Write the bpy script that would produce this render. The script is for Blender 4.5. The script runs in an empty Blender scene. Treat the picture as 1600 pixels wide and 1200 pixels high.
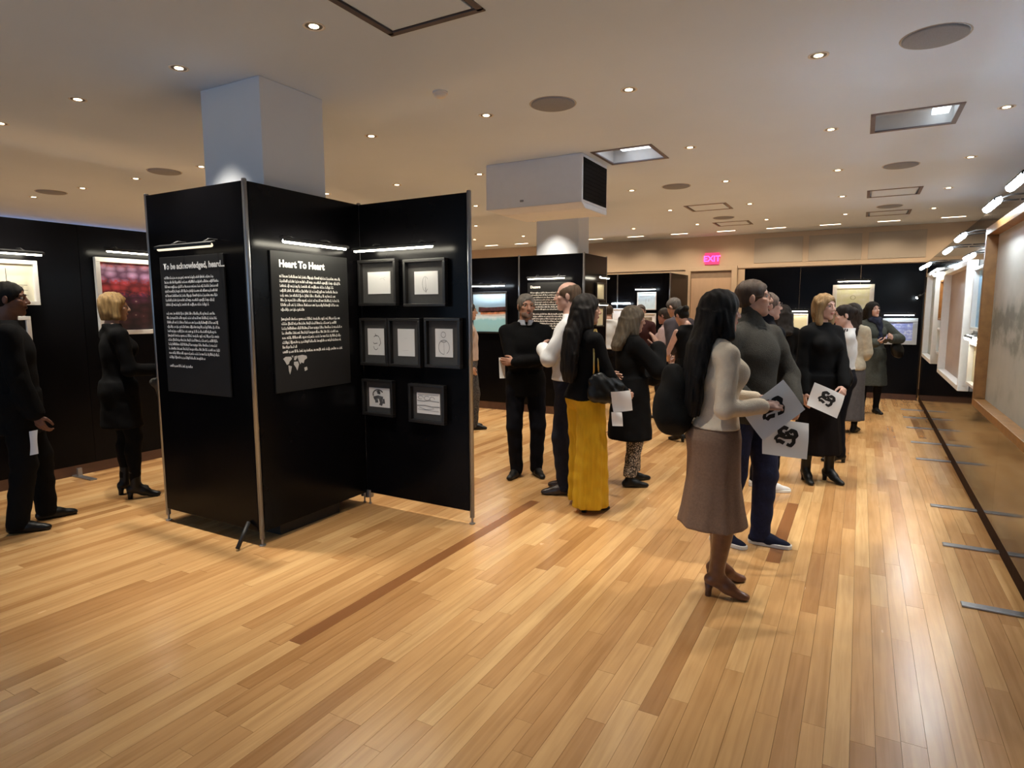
import bpy, bmesh, math, random
import numpy as np
from mathutils import Matrix, Vector
random.seed(7); rng = np.random.default_rng(7)
S = bpy.context.scene
COL = S.collection
PI = math.pi
R = math.radians

# ---------------------------------------------------------------- camera, world, exposure
cam = bpy.data.objects.new('camera', bpy.data.cameras.new('camera'))
COL.objects.link(cam)
cam.data.sensor_width = 36.0
cam.data.lens = 973.2 / 1600 * 36
cam.data.clip_start = 0.05
YAW, PITCH, ROLL = .5085, .1179, -.0031
_f = Vector((-math.sin(YAW) * math.cos(PITCH), math.cos(YAW) * math.cos(PITCH), -math.sin(PITCH)))
_r = Vector((math.cos(YAW), math.sin(YAW), 0)); _u = _r.cross(_f)
_r2 = _r * math.cos(ROLL) + _u * math.sin(ROLL); _u2 = -_r * math.sin(ROLL) + _u * math.cos(ROLL)
M = Matrix.Identity(4)
for i in range(3):
    M[i][0], M[i][1], M[i][2] = _r2[i], _u2[i], -_f[i]
M.translation = (0, 0, 1.6)
cam.matrix_world = M
S.camera = cam
w = bpy.data.worlds.new('dusk'); S.world = w; w.use_nodes = True
w.node_tree.nodes['Background'].inputs[0].default_value = (.10, .16, .30, 1)
w.node_tree.nodes['Background'].inputs[1].default_value = .3
S.view_settings.view_transform = 'Standard'; S.view_settings.look = 'None'
S.view_settings.gamma = 1; S.view_settings.use_curve_mapping = False
S.view_settings.exposure = 0.0
S.cycles.max_bounces = 8; S.cycles.diffuse_bounces = 4; S.cycles.glossy_bounces = 4
S.cycles.sample_clamp_indirect = 4.0
S.cycles.caustics_reflective = True; S.cycles.blur_glossy = 1.0; S.cycles.caustics_refractive = False
DOWN_W = 168.0          # watts of one ceiling downlight
DOWN_C = (1.0, .92, .79)
LED_W = (1.0, .93, .74); LED_C = (.80, .92, 1.0)
LED_S = 22.0
WINDOW_S = 1.1
WINDOW2_S = 1.4

# ---------------------------------------------------------------- materials
MATS = {}
def mat(name, col, rough=.5, metal=0., spec=.5, var=.08, scale=12., bump=0., bscale=None, emit=None, estr=0., stretch=(1, 1, 1), coat=0., rvar=0., alpha=1.):
    if name in MATS: return MATS[name]
    m = bpy.data.materials.new(name); m.use_nodes = True
    nt = m.node_tree; N = nt.nodes; L = nt.links
    b = N['Principled BSDF']
    tc = N.new('ShaderNodeTexCoord'); mp = N.new('ShaderNodeMapping'); mp.inputs['Scale'].default_value = stretch
    L.new(tc.outputs['Object'], mp.inputs[0])
    no = N.new('ShaderNodeTexNoise'); no.inputs['Scale'].default_value = scale; no.inputs['Detail'].default_value = 4
    L.new(mp.outputs[0], no.inputs['Vector'])
    rp = N.new('ShaderNodeValToRGB')
    rp.color_ramp.elements[0].position = .3; rp.color_ramp.elements[1].position = .7
    rp.color_ramp.elements[0].color = (*[c * (1 - var) for c in col], 1)
    rp.color_ramp.elements[1].color = (*[min(1, c * (1 + var)) for c in col], 1)
    L.new(no.outputs['Fac'], rp.inputs[0]); L.new(rp.outputs[0], b.inputs['Base Color'])
    b.inputs['Roughness'].default_value = rough; b.inputs['Metallic'].default_value = metal
    b.inputs['Specular IOR Level'].default_value = spec
    b.inputs['Coat Weight'].default_value = coat; b.inputs['Coat Roughness'].default_value = .12
    if rvar:
        mr = N.new('ShaderNodeMapRange'); mr.inputs[3].default_value = rough - rvar; mr.inputs[4].default_value = rough + rvar
        L.new(no.outputs['Fac'], mr.inputs[0]); L.new(mr.outputs[0], b.inputs['Roughness'])
    if bump:
        n2 = N.new('ShaderNodeTexNoise'); n2.inputs['Scale'].default_value = bscale or scale * 6
        L.new(mp.outputs[0], n2.inputs['Vector'])
        bp = N.new('ShaderNodeBump'); bp.inputs['Strength'].default_value = bump; bp.inputs['Distance'].default_value = .01
        L.new(n2.outputs['Fac'], bp.inputs['Height']); L.new(bp.outputs[0], b.inputs['Normal'])
    if emit:
        if estr > 5 and 'tube' not in name: m.cycles.emission_sampling = 'NONE'      # seen, but not worth sampling as a light
        b.inputs['Emission Color'].default_value = (*emit, 1); b.inputs['Emission Strength'].default_value = estr
    MATS[name] = m
    return m

BLACK = mat('black laminate', (.0035, .0033, .004), .22, spec=.10, var=.2, scale=3)
BLACKR = mat('black glossy laminate', (.004, .003, .003), .09, spec=.30, var=.2, scale=2)
ALU = mat('brushed aluminium', (.30, .31, .33), .38, .9, var=.06, scale=30, stretch=(1, 1, .1))
STEEL = mat('steel bar', (.42, .43, .45), .33, .9, var=.1, scale=20)
CEIL = mat('ceiling paint', (.69, .80, .95), .85, var=.015, scale=1.5, spec=.2)
WHITE = mat('white wall paint', (.72, .69, .65), .8, var=.02, scale=2, spec=.2)
BEIGE = mat('beige wall panel', (.62, .50, .37), .7, var=.03, scale=2, spec=.3)
NICHE = mat('recessed wall panel', (.50, .44, .36), .75, var=.03, scale=2)
DOORM = mat('beige door', (.60, .44, .31), .6, var=.03, scale=3, stretch=(6, 6, 1))
DARKWOOD = mat('dark red-brown baseboard', (.09, .042, .025), .4, var=.3, scale=8, stretch=(1, .2, 1))
SPKM = mat('speaker grille', (.25, .265, .30), .8, var=.1, scale=200)
TRIM = mat('white trim ring', (.75, .72, .68), .5, var=.02)
DARKGAP = mat('dark recess', (.008, .007, .007), .8, spec=.1)
CONC = mat('column paint', (.70, .73, .78), .75, var=.02, scale=2, spec=.25)
BLACKM = mat('matt black', (.010, .010, .011), .55, var=.3, scale=20)
CHARM = mat('charcoal mount board', (.055, .053, .052), .8, var=.06, scale=60)
FRAMEB = mat('black wood frame', (.016, .015, .015), .35, var=.2, scale=20)
FRAMEW = mat('white wood frame', (.82, .82, .80), .4, var=.03, scale=20)
FRAMEG = mat('gilt wood frame', (.30, .145, .045), .4, .2, var=.2, scale=14)
FRAMES = mat('pale silver frame', (.55, .58, .60), .35, .3, var=.05, scale=20)
PAPER = mat('white sheet', (.80, .80, .80), .75, var=.015, scale=5)
CREAM = mat('cream sheet', (.82, .78, .62), .7, var=.06, scale=6)
INK = mat('black print', (.008, .007, .007), .6)
PENCIL = mat('grey pencil line', (.30, .30, .31), .8, var=.2, scale=40)
INKW = mat('white print', (.85, .85, .83), .6, var=.03)
BOARD = mat('black text board', (.013, .013, .014), .6, spec=.3, var=.1, scale=4)
GREYINK = mat('dark wash ink', (.10, .10, .105), .8, var=.5, scale=30)

# ---------------------------------------------------------------- mesh helpers
class MB:
    def __init__(s): s.v = []; s.f = []
    def add(s, vs, fs):
        n = len(s.v); s.v += [tuple(p) for p in vs]; s.f += [tuple(i + n for i in f) for f in fs]; return s
    def box(s, c, d, m=None):
        x, y, z = d[0] / 2, d[1] / 2, d[2] / 2
        vs = [Vector((sx * x, sy * y, sz * z)) for sx in (-1, 1) for sy in (-1, 1) for sz in (-1, 1)]
        if m is not None: vs = [m @ p for p in vs]
        vs = [p + Vector(c) for p in vs]
        return s.add(vs, [(0, 1, 3, 2), (4, 6, 7, 5), (0, 4, 5, 1), (2, 3, 7, 6), (0, 2, 6, 4), (1, 5, 7, 3)])
    def bb(s, x0, x1, y0, y1, z0, z1): return s.box(((x0 + x1) / 2, (y0 + y1) / 2, (z0 + z1) / 2), (x1 - x0, y1 - y0, z1 - z0))
    def tube(s, pts, rad, n=8, cap=True):
        pts = [Vector(p) for p in pts]; rad = rad if hasattr(rad, '__len__') else [rad] * len(pts)
        base = len(s.v); prev = None
        for i, p in enumerate(pts):
            t = (pts[min(i + 1, len(pts) - 1)] - pts[max(i - 1, 0)]).normalized()
            a = t.orthogonal().normalized() if prev is None else (prev - t * prev.dot(t)).normalized()
            prev = a; b = t.cross(a)
            for k in range(n):
                q = p + (a * math.cos(2 * PI * k / n) + b * math.sin(2 * PI * k / n)) * rad[i]; s.v.append(tuple(q))
        for i in range(len(pts) - 1):
            for k in range(n):
                k2 = (k + 1) % n; o = base + i * n
                s.f.append((o + k, o + k2, o + n + k2, o + n + k))
        if cap:
            s.f.append(tuple(base + k for k in reversed(range(n)))); s.f.append(tuple(base + (len(pts) - 1) * n + k for k in range(n)))
        return s
    def lathe(s, prof, n=24, c=(0, 0, 0), cap=True):   # prof: (r, z) list
        base = len(s.v)
        for r, z in prof:
            for k in range(n): s.v.append((c[0] + r * math.cos(2 * PI * k / n), c[1] + r * math.sin(2 * PI * k / n), c[2] + z))
        for i in range(len(prof) - 1):
            for k in range(n):
                k2 = (k + 1) % n; o = base + i * n; s.f.append((o + k, o + k2, o + n + k2, o + n + k))
        if cap:
            s.f.append(tuple(base + k for k in reversed(range(n)))); s.f.append(tuple(base + (len(prof) - 1) * n + k for k in range(n)))
        return s
    def poly(s, pts): n = len(s.v); s.v += [tuple(p) for p in pts]; s.f.append(tuple(range(n, n + len(pts)))); return s
    def prism(s, pts, off):                               # flat polygon extruded by vector off
        n = len(pts); b = len(s.v); off = Vector(off)
        s.v += [tuple(p) for p in pts] + [tuple(Vector(p) + off) for p in pts]
        s.f.append(tuple(range(b, b + n))); s.f.append(tuple(reversed(range(b + n, b + 2 * n))))
        for i in range(n): j = (i + 1) % n; s.f.append((b + j, b + i, b + n + i, b + n + j))
        return s
    def ribbon(s, pts, w, to3):                            # flat stroke in a sheet plane: pts 2-D, to3 maps (u, v) to 3-D
        ps = [Vector(p) for p in pts]; L = []; Rr = []
        for i, p in enumerate(ps):
            t = (ps[min(i + 1, len(ps) - 1)] - ps[max(i - 1, 0)]); t = t.normalized() if t.length else Vector((1, 0))
            nrm = Vector((-t.y, t.x)) * w / 2; L.append(p + nrm); Rr.append(p - nrm)
        b = len(s.v)
        for l, r in zip(L, Rr): s.v += [tuple(to3(*l)), tuple(to3(*r))]
        for i in range(len(ps) - 1): o = b + 2 * i; s.f.append((o, o + 2, o + 3, o + 1))
        return s
    def mesh(s, name):
        me = bpy.data.meshes.new(name); me.from_pydata(s.v, [], s.f)
        bm = bmesh.new(); bm.from_mesh(me); bmesh.ops.recalc_face_normals(bm, faces=bm.faces); bm.to_mesh(me); bm.free()
        return me

def link(name, data, m=None, parent=None, smooth=False, bevel=0.):
    if m is not None:
        data.materials.clear()
        for q in (m if isinstance(m, (list, tuple)) else [m]): data.materials.append(q)
    o = bpy.data.objects.new(name, data); COL.objects.link(o)
    if parent is not None: o.parent = parent
    if smooth:
        for p in data.polygons: p.use_smooth = True
    if bevel:
        md = o.modifiers.new('bevel', 'BEVEL'); md.width = bevel; md.segments = 2; md.limit_method = 'ANGLE'
    return o
def obj(name, mb, m, parent=None, smooth=False, bevel=0.): return link(name, mb.mesh(name), m, parent, smooth, bevel)
def tag(o, label=None, cat=None, group=None, kind=None):
    if label: o['label'] = label
    if cat: o['category'] = cat
    if group: o['group'] = group
    if kind: o['kind'] = kind
    return o
def thing(name, label, cat, loc=(0, 0, 0), rz=0., group=None):
    o = bpy.data.objects.new(name, None); o.empty_display_size = .1; COL.objects.link(o)
    o.location = loc; o.rotation_euler = (0, 0, rz); return tag(o, label, cat, group)
def struct(name, mb, m, parent=None, bevel=0.):
    o = obj(name, mb, m, parent, bevel=bevel)
    if parent is None: o['kind'] = 'structure'
    return o
def text_mesh(txt, size, bold=.0, align='LEFT'):
    cu = bpy.data.curves.new('txt', 'FONT'); cu.body = txt; cu.size = size; cu.offset = bold; cu.align_x = align; cu.resolution_u = 3
    t = bpy.data.objects.new('txt', cu); COL.objects.link(t)
    bpy.context.view_layer.update()
    me = bpy.data.meshes.new_from_object(t.evaluated_get(bpy.context.evaluated_depsgraph_get()))
    bpy.data.objects.remove(t); bpy.data.curves.remove(cu)
    return me

# ---------------------------------------------------------------- the room
H = 3.15
K = 1.0333                                  # ceiling grid scale
X0, X1, Y0, Y1 = -12.4, 1.8, -4.0, 13.9
def RX(y): return .815 + .0102 * y           # the exhibition wall on the right runs very slightly off square
RANG = -math.atan(.0102)
NARR = ['first', 'second', 'third', 'fourth', 'fifth', 'sixth', 'seventh', 'eighth', 'ninth', 'tenth', 'eleventh', 'twelfth']

# floor: single boards
def plank_mat(name, island):
    m = bpy.data.materials.new(name); m.use_nodes = True; nt = m.node_tree; N = nt.nodes; L = nt.links; b = N['Principled BSDF']
    geo = N.new('ShaderNodeNewGeometry'); oi = N.new('ShaderNodeObjectInfo')
    rnd = geo.outputs['Random Per Island'] if island else oi.outputs['Random']
    ramp = N.new('ShaderNodeValToRGB'); cr = ramp.color_ramp
    cr.elements[0].position = 0; cr.elements[0].color = (.42, .215, .080, 1)
    cr.elements[1].position = 1; cr.elements[1].color = (.72, .46, .21, 1)
    for p, c in ((.08, (.49, .26, .10)), (.25, (.57, .32, .13)), (.5, (.62, .36, .15)), (.8, (.66, .395, .17))):
        e = cr.elements.new(p); e.color = (*c, 1)
    L.new(rnd, ramp.inputs[0])
    ofs = N.new('ShaderNodeMath'); ofs.operation = 'MULTIPLY'; ofs.inputs[1].default_value = 53.
    L.new(rnd, ofs.inputs[0])
    cx = N.new('ShaderNodeCombineXYZ'); L.new(ofs.outputs[0], cx.inputs[0]); L.new(ofs.outputs[0], cx.inputs[2])
    va = N.new('ShaderNodeVectorMath'); va.operation = 'ADD'
    L.new(geo.outputs['Position'], va.inputs[0]); L.new(cx.outputs[0], va.inputs[1])
    mp = N.new('ShaderNodeMapping'); mp.inputs['Scale'].default_value = (38, 1.6, 8); L.new(va.outputs[0], mp.inputs[0])
    no = N.new('ShaderNodeTexNoise'); no.inputs['Scale'].default_value = 1.; no.inputs['Detail'].default_value = 6; no.inputs['Distortion'].default_value = .6
    L.new(mp.outputs[0], no.inputs['Vector'])
    mp2 = N.new('ShaderNodeMapping'); mp2.inputs['Scale'].default_value = (9, 2.5, 4); L.new(va.outputs[0], mp2.inputs[0])
    n2 = N.new('ShaderNodeTexNoise'); n2.inputs['Scale'].default_value = 1.; n2.inputs['Detail'].default_value = 3
    L.new(mp2.outputs[0], n2.inputs['Vector'])
    g = N.new('ShaderNodeValToRGB'); g.color_ramp.elements[0].position = .25; g.color_ramp.elements[0].color = (.84, .79, .74, 1)
    g.color_ramp.elements[1].position = .6; g.color_ramp.elements[1].color = (1.05, 1.05, 1.05, 1)
    L.new(no.outputs['Fac'], g.inputs[0])
    g2 = N.new('ShaderNodeValToRGB'); g2.color_ramp.elements[0].position = .25; g2.color_ramp.elements[0].color = (.90, .87, .84, 1)
    g2.color_ramp.elements[1].position = .7; g2.color_ramp.elements[1].color = (1.06, 1.06, 1.06, 1)
    L.new(n2.outputs['Fac'], g2.inputs[0])
    def mul(a, bb):
        x = N.new('ShaderNodeMix'); x.data_type = 'RGBA'; x.blend_type = 'MULTIPLY'; x.inputs[0].default_value = 1
        L.new(a, x.inputs[6]); L.new(bb, x.inputs[7]); return x.outputs[2]
    L.new(mul(mul(ramp.outputs[0], g.outputs[0]), g2.outputs[0]), b.inputs['Base Color'])
    mr = N.new('ShaderNodeMapRange'); mr.inputs[3].default_value = .19; mr.inputs[4].default_value = .30
    L.new(n2.outputs['Fac'], mr.inputs[0]); L.new(mr.outputs[0], b.inputs['Roughness'])
    b.inputs['Specular IOR Level'].default_value = .5; b.inputs['Coat Weight'].default_value = .5; b.inputs['Coat Roughness'].default_value = .22
    bp = N.new('ShaderNodeBump'); bp.inputs['Strength'].default_value = .06; bp.inputs['Distance'].default_value = .004
    L.new(no.outputs['Fac'], bp.inputs['Height'])
    if not island: L.new(bp.outputs[0], b.inputs['Normal'])
    return m
floor = struct('floor', MB().bb(X0, X1, Y0, Y1, -.12, -.02), mat('dark subfloor', (.10, .055, .025), .8))
PW = .083; GAP = .0012
PM1 = plank_mat('maple boards', False); PM2 = plank_mat('maple boards far', True)
DKP = mat('dark heartwood board', (.255, .105, .036), .3, var=.18, scale=3, stretch=(14, 1, 4))
planks = []
nrow = int((X1 - X0) / PW)
special = {}
for (sx, sy0, sy1) in ((-2.275, 1.98, 4.55), (-.375, 4.13, 5.52)):
    special.setdefault(int((sx - X0) / PW), []).append((sy0, sy1))
for r in range(nrow + 1):
    xa = X0 + r * PW; y = Y0 - random.random() * 1.2
    cuts = [y]
    while cuts[-1] < Y1: cuts.append(cuts[-1] + random.choice((.45, .7, .9, 1.1, 1.3, 1.6, 1.9, 2.3)) * random.uniform(.9, 1.1))
    segs = []
    sp = special.get(r, [])
    for a, b in sp: cuts = sorted([c for c in cuts if not (a - .25 < c < b + .25)] + [a, b])
    for a, b in zip(cuts[:-1], cuts[1:]):
        a2, b2 = max(a, Y0), min(b, Y1)
        if b2 - a2 > .03: planks.append((xa + PW / 2, a2, b2, any(abs(a - q[0]) < .01 for q in sp)))
def in_view(x, y):
    d = Vector((x, y, -1.6)); z = d.dot(_f)
    if z < .3: return 0.
    px, py = 800 + 973.2 * d.dot(_r2) / z, 600 - 973.2 * d.dot(_u2) / z
    return z if -40 < px < 1640 and py < 1230 else 0.
def size_of(p):
    s = 0.
    n = max(2, int((p[2] - p[1]) / .15))
    for k in range(n):
        z = in_view(p[0], p[1] + (k + .5) / n * (p[2] - p[1]))
        if z: s += (p[2] - p[1]) / n / z ** 3
    if p[0] > .86: s = 0
    return s
order = sorted(range(len(planks)), key=lambda i: -size_of(planks[i]))
sel = set(order[:292])
for i, p in enumerate(planks):
    if p[3]: sel.add(i)
pm = MB().box((0, 0, 0), (1, 1, 1)).mesh('plank'); pm.materials.append(PM1)
pmd = MB().box((0, 0, 0), (1, 1, 1)).mesh('plank'); pmd.materials.append(DKP)
far = MB()
for i, (x, a, b, dk) in enumerate(planks):
    dz = random.uniform(-.0004, 0)
    if i in sel:
        o = bpy.data.objects.new('plank', pmd if dk else pm); COL.objects.link(o); o.parent = floor
        o.location = (x, (a + b) / 2, -.0075 + dz); o.scale = (PW - GAP, b - a - GAP, .015)
    else:
        far.bb(x - PW / 2, x + PW / 2, a, b, -.015, -.0002)
fp = obj('far_planks', far, PM2, floor); fp['kind'] = 'stuff'

# ceiling with square recesses cut out
holes = [(-2.33, -1.77, 5.78, 6.35), (0., .57, 5.78, 6.35), (-2.33, -1.77, 9.37, 9.93), (0., .57, 9.37, 9.93), (-2.33, -1.77, 11.4, 11.9), (0., .57, 11.4, 11.9), (-2.32, -1.75, 2.26, 2.83), (-7.0, -6.43, 2.0, 2.57)]
holes = [tuple(q * K for q in h_) for h_ in holes]
xs_ = sorted({X0 - .2, X1 + .2, *[h[0] for h in holes], *[h[1] for h in holes]})
ys_ = sorted({Y0 - .2, Y1 + .2, *[h[2] for h in holes], *[h[3] for h in holes]})
cm = MB()
for xa, xb in zip(xs_[:-1], xs_[1:]):
    for ya, yb in zip(ys_[:-1], ys_[1:]):
        if not any(h[0] - 1e-4 < (xa + xb) / 2 < h[1] and h[2] < (ya + yb) / 2 < h[3] for h in holes):
            cm.bb(xa, xb, ya, yb, H, H + .02)
struct('ceiling', cm, CEIL)
struct('trim_1', MB().bb(X0 - .2, X1 + .2, Y0 - .2, Y1 + .2, H + .35, H + .4), CEIL)
struct('wall_back', MB().bb(X0 - .2, X1 + .2, Y1, Y1 + .15, -.1, H), BEIGE)
struct('wall_right', MB().bb(X1, X1 + .15, Y0, Y1, -.1, H), WHITE)
wfm = MB(); wfm.bb(X0 - .2, X1 + .2, Y0 - .15, Y0, -.1, .8); wfm.bb(X0 - .2, X1 + .2, Y0 - .15, Y0, 2.85, H); wfm.bb(X0 - .2, -9.5, Y0 - .15, Y0, .8, 2.85); wfm.bb(1.2, X1 + .2, Y0 - .15, Y0, .8, 2.85)
struct('wall_front', wfm, WHITE)
wf2 = MB()
for k in range(8): wf2.bb(-9.5 + 10.7 * k / 7 - .05, -9.5 + 10.7 * k / 7 + .05, Y0 - .12, Y0 - .02, .8, 2.85)
win2 = struct('window_2', wf2, ALU)  # unseen windows, read off the bluish column and casing faces, added as cool fill
SKY2 = mat('overcast evening sky through glass', (.05, .08, .12), .1, emit=(.50, .72, 1.0), estr=WINDOW2_S)
for k in range(7): obj('pane', MB().bb(-9.5 + 10.7 * k / 7 + .05, -9.5 + 10.7 * (k + 1) / 7 - .05, Y0 - .09, Y0 - .08, .8, 2.85), SKY2, win2)
# left wall with the long window band
wl = MB()
WZ = 2.78
wl.bb(X0 - .15, X0, Y0, Y1, -.1, WZ); wl.bb(X0 - .15, X0, Y0, -1.5, WZ, H); wl.bb(X0 - .15, X0, 12.0, Y1, WZ, H)
struct('wall_left', wl, WHITE)
wf = MB()
for k in range(10):
    yy = -1.5 + 13.5 * k / 9; wf.bb(X0 - .1, X0 - .02, yy - .03, yy + .03, WZ, H)
wf.bb(X0 - .1, X0 - .02, -1.5, 12., WZ, WZ + .03)
win = struct('window_1', wf, ALU)
SKYW = mat('dusk sky through glass', (.05, .08, .12), .1, emit=(.13, .40, .85), estr=WINDOW_S)
for k in range(9):
    ya = -1.5 + 13.5 * k / 9 + .03; obj('pane', MB().bb(X0 - .07, X0 - .06, ya, ya + 1.44, WZ + .03, H), SKYW, win)

# upper wall niches on the far wall, door and exit sign
for k, (xa, xb) in enumerate(((-2.0, -1.09), (-.98, -.06), (.05, .98))):
    nm = MB().bb(xa, xb, Y1 - .012, Y1 + .001, 2.55, 3.05)
    struct('trim_%d' % (k + 2), nm, NICHE, bevel=.004)
tr = MB().bb(X0, X1, Y1 - .03, Y1, 2.46, 2.51)
struct('trim_5', tr, BEIGE)
dr = MB(); dr.bb(-3.26, -2.43, Y1 - .05, Y1, .0, 2.27)
door = struct('door_1', dr, DOORM, bevel=.003)
fr = MB(); fr.bb(-3.38, -3.27, Y1 - .09, Y1, 0, 2.51); fr.bb(-2.42, -2.31, Y1 - .09, Y1, 0, 2.51); fr.bb(-3.27, -2.42, Y1 - .09, Y1, 2.42, 2.51)
obj('door_frame', fr, BEIGE, door, bevel=.004)
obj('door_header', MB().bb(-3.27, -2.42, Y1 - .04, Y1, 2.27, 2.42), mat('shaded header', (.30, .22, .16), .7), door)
obj('door_handle', MB().tube([(-2.54, Y1 - .05, 1.02), (-2.54, Y1 - .10, 1.02), (-2.66, Y1 - .10, 1.02)], .011), STEEL, door)
struct('baseboard_back', MB().bb(X0, X1, Y1 - .02, Y1, 0, .1), DARKWOOD, bevel=.004)
ex = thing('exit_sign', 'glowing pink-red EXIT sign on the wall over the far door', 'sign', (-2.84, Y1 - .02, 2.68))
obj('housing', MB().bb(-.15, .15, -.02, .02, -.12, .12), mat('sign plate', (.5, .10, .16), .4, emit=(1, .02, .20), estr=.9), ex, bevel=.004)
tm = text_mesh('EXIT', .17, .004, 'CENTER'); tm.transform(Matrix.Translation((0, -.026, -.06)) @ Matrix.Rotation(PI / 2, 4, 'X'))
link('lettering', tm, mat('exit letters', (.8, .1, .2), .5, emit=(1., .03, .22), estr=6.), ex)

# ---------------------------------------------------------------- columns and air-handling box
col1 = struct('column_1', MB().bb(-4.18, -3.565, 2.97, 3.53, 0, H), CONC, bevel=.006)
obj('shade_box', MB().bb(-4.19, -3.555, 2.96, 3.54, .002, .5), BLACKM, col1)  # black box added to stand for the dark shade under the kiosk
struct('column_2', MB().bb(-4.56, -3.83, 8.98, 9.40, 0, H), CONC, bevel=.02)
ac = thing('air_handling_box', 'white boxed air handler under the ceiling with black side vent', 'air unit', (-3.06, 5.93, 2.675))
bx = MB()
bx.bb(-.56, .56, 0, .70, 0, H - 2.675)
prof = [(-.54, 0), (.54, 0), (.54, .68), (-.54, .68)]
bx.add([(-.56, 0, 0), (.56, 0, 0), (.56, .70, 0), (-.56, .70, 0), (-.42, .10, -.05), (.56, .10, -.05), (.56, .70, -.05), (-.42, .70, -.05)],
       [(0, 1, 5, 4), (1, 2, 6, 5), (2, 3, 7, 6), (3, 0, 4, 7), (4, 5, 6, 7)])
obj('casing', bx, mat('casing paint', (.78, .83, .92), .7, var=.015), ac, bevel=.008)
obj('vent_opening', MB().bb(.555, .566, .03, .67, .03, .44), DARKGAP, ac)
vl = MB()
for k in range(9): vl.box((.566, .35, .07 + k * .041), (.008, .62, .006), Matrix.Rotation(.5, 3, 'Y'))
obj('louver', vl, DARKGAP, ac)['kind'] = 'stuff'
obj('access_lock', MB().bb(-.14, -.10, -.006, .0, .055, .075), SPKM, ac)

# ---------------------------------------------------------------- ceiling fittings
LENS = mat('lit downlight lens', (.9, .85, .7), .4, emit=(1., .78, .46), estr=14.)
CAN = mat('downlight can', (.22, .20, .18), .45)
ring = MB().lathe([(.044, .006), (.048, -.002), (.054, -.004), (.060, -.003), (.061, .004)], 20, cap=False).mesh('trim_ring'); ring.materials.append(TRIM)
can = MB().lathe([(.024, -.0012), (.046, -.0018), (.047, .004)], 20, cap=False).mesh('can'); can.materials.append(CAN)
lens = MB().lathe([(.026, -.003), (.026, .004)], 16).mesh('lens'); lens.materials.append(LENS)
XS = [K * q for q in [.868, -.305, -1.475, -2.62, -3.785, -4.955, -6.11, -7.29, -8.41, -9.6]]
YS = [K * q for q in [2.553, 4.305, 6.065, 7.83, 9.65, 11.455]]
ROWN = ['along the right wall', 'second from the right wall', 'third from the right wall', 'of the air handler', 'of the near column', 'left of the near column', 'before the left wall', 'just past the left wall', 'second past the left wall', 'furthest past the left wall']
rows = {}
for ci, x in enumerate(XS):
    for yi, y in enumerate(YS):
        if ci < 2 and yi == 0: continue
        rows.setdefault(ci, []).append(y)
spot = bpy.data.lights.new('spot', 'SPOT'); spot.energy = DOWN_W; spot.color = DOWN_C; spot.spot_size = R(88); spot.spot_blend = 1.0; spot.shadow_soft_size = .04
spot_dim = spot.copy(); spot_dim.energy = DOWN_W * 1.7; spot_dim.spot_size = R(66); spot_dim.spot_blend = .9
rows[4].append(8.64)
for ci, yl in rows.items():
    for k, y in enumerate(sorted(yl)):
        if -3.65 < XS[ci] < -2.45 and 5.9 < y < 6.75: continue
        if -4.6 < XS[ci] < -3.8 and 8.9 < y < 9.6: continue
        lab = 'recessed downlight, %s from the viewer in the ceiling row %s' % (NARR[k], ROWN[ci])
        t = thing('downlight', lab, 'ceiling light', (-4.2 if y == 8.64 else XS[ci], y, H), 0, 'recessed ceiling downlights')
        for nm, me in (('trim_ring', ring), ('can', can), ('lens', lens)):
            o = bpy.data.objects.new(nm, me); COL.objects.link(o); o.parent = t
        lo = bpy.data.objects.new('spot', spot_dim if abs(XS[ci] + 3.91) < .05 and k == 0 else spot); COL.objects.link(lo); lo.parent = t; lo.location = (0, 0, -.012)
# slot lights along the far wall
slotm = MB().bb(-.17, .17, -.03, .03, -.004, .004).mesh('slot_lens')
SLOT = mat('lit slot lens', (.9, .8, .7), .4, emit=(1., .80, .58), estr=9.); slotm.materials.append(SLOT)
slotf = MB(); slotf.bb(-.19, .19, -.05, -.03, -.005, .01); slotf.bb(-.19, .19, .03, .05, -.005, .01); slotf.bb(-.19, -.17, -.03, .03, -.005, .01); slotf.bb(.17, .19, -.03, .03, -.005, .01)
slotf = slotf.mesh('slot_frame'); slotf.materials.append(TRIM)
wash = bpy.data.lights.new('wash', 'SPOT'); wash.energy = 55; wash.color = (1, .78, .55); wash.spot_size = R(110); wash.spot_blend = .8; wash.shadow_soft_size = .06
for k, x in enumerate((1.24, .33, -.565, -1.46, -2.35, -3.245, -4.14, -5.03, -5.92, -6.81, -7.6)):
    t = thing('slot_light', 'short bright slot light by the far wall, %s from the right end' % NARR[k], 'ceiling light', (x * K, 13.1, H), 0, 'slot lights along the far wall')
    for nm, me in (('slot_frame', slotf), ('slot_lens', slotm)):
        o = bpy.data.objects.new(nm, me); COL.objects.link(o); o.parent = t
    lo = bpy.data.objects.new('wash', wash); COL.objects.link(lo); lo.parent = t; lo.location = (0, 0, -.01); lo.rotation_euler = (R(25), 0, 0)
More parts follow.
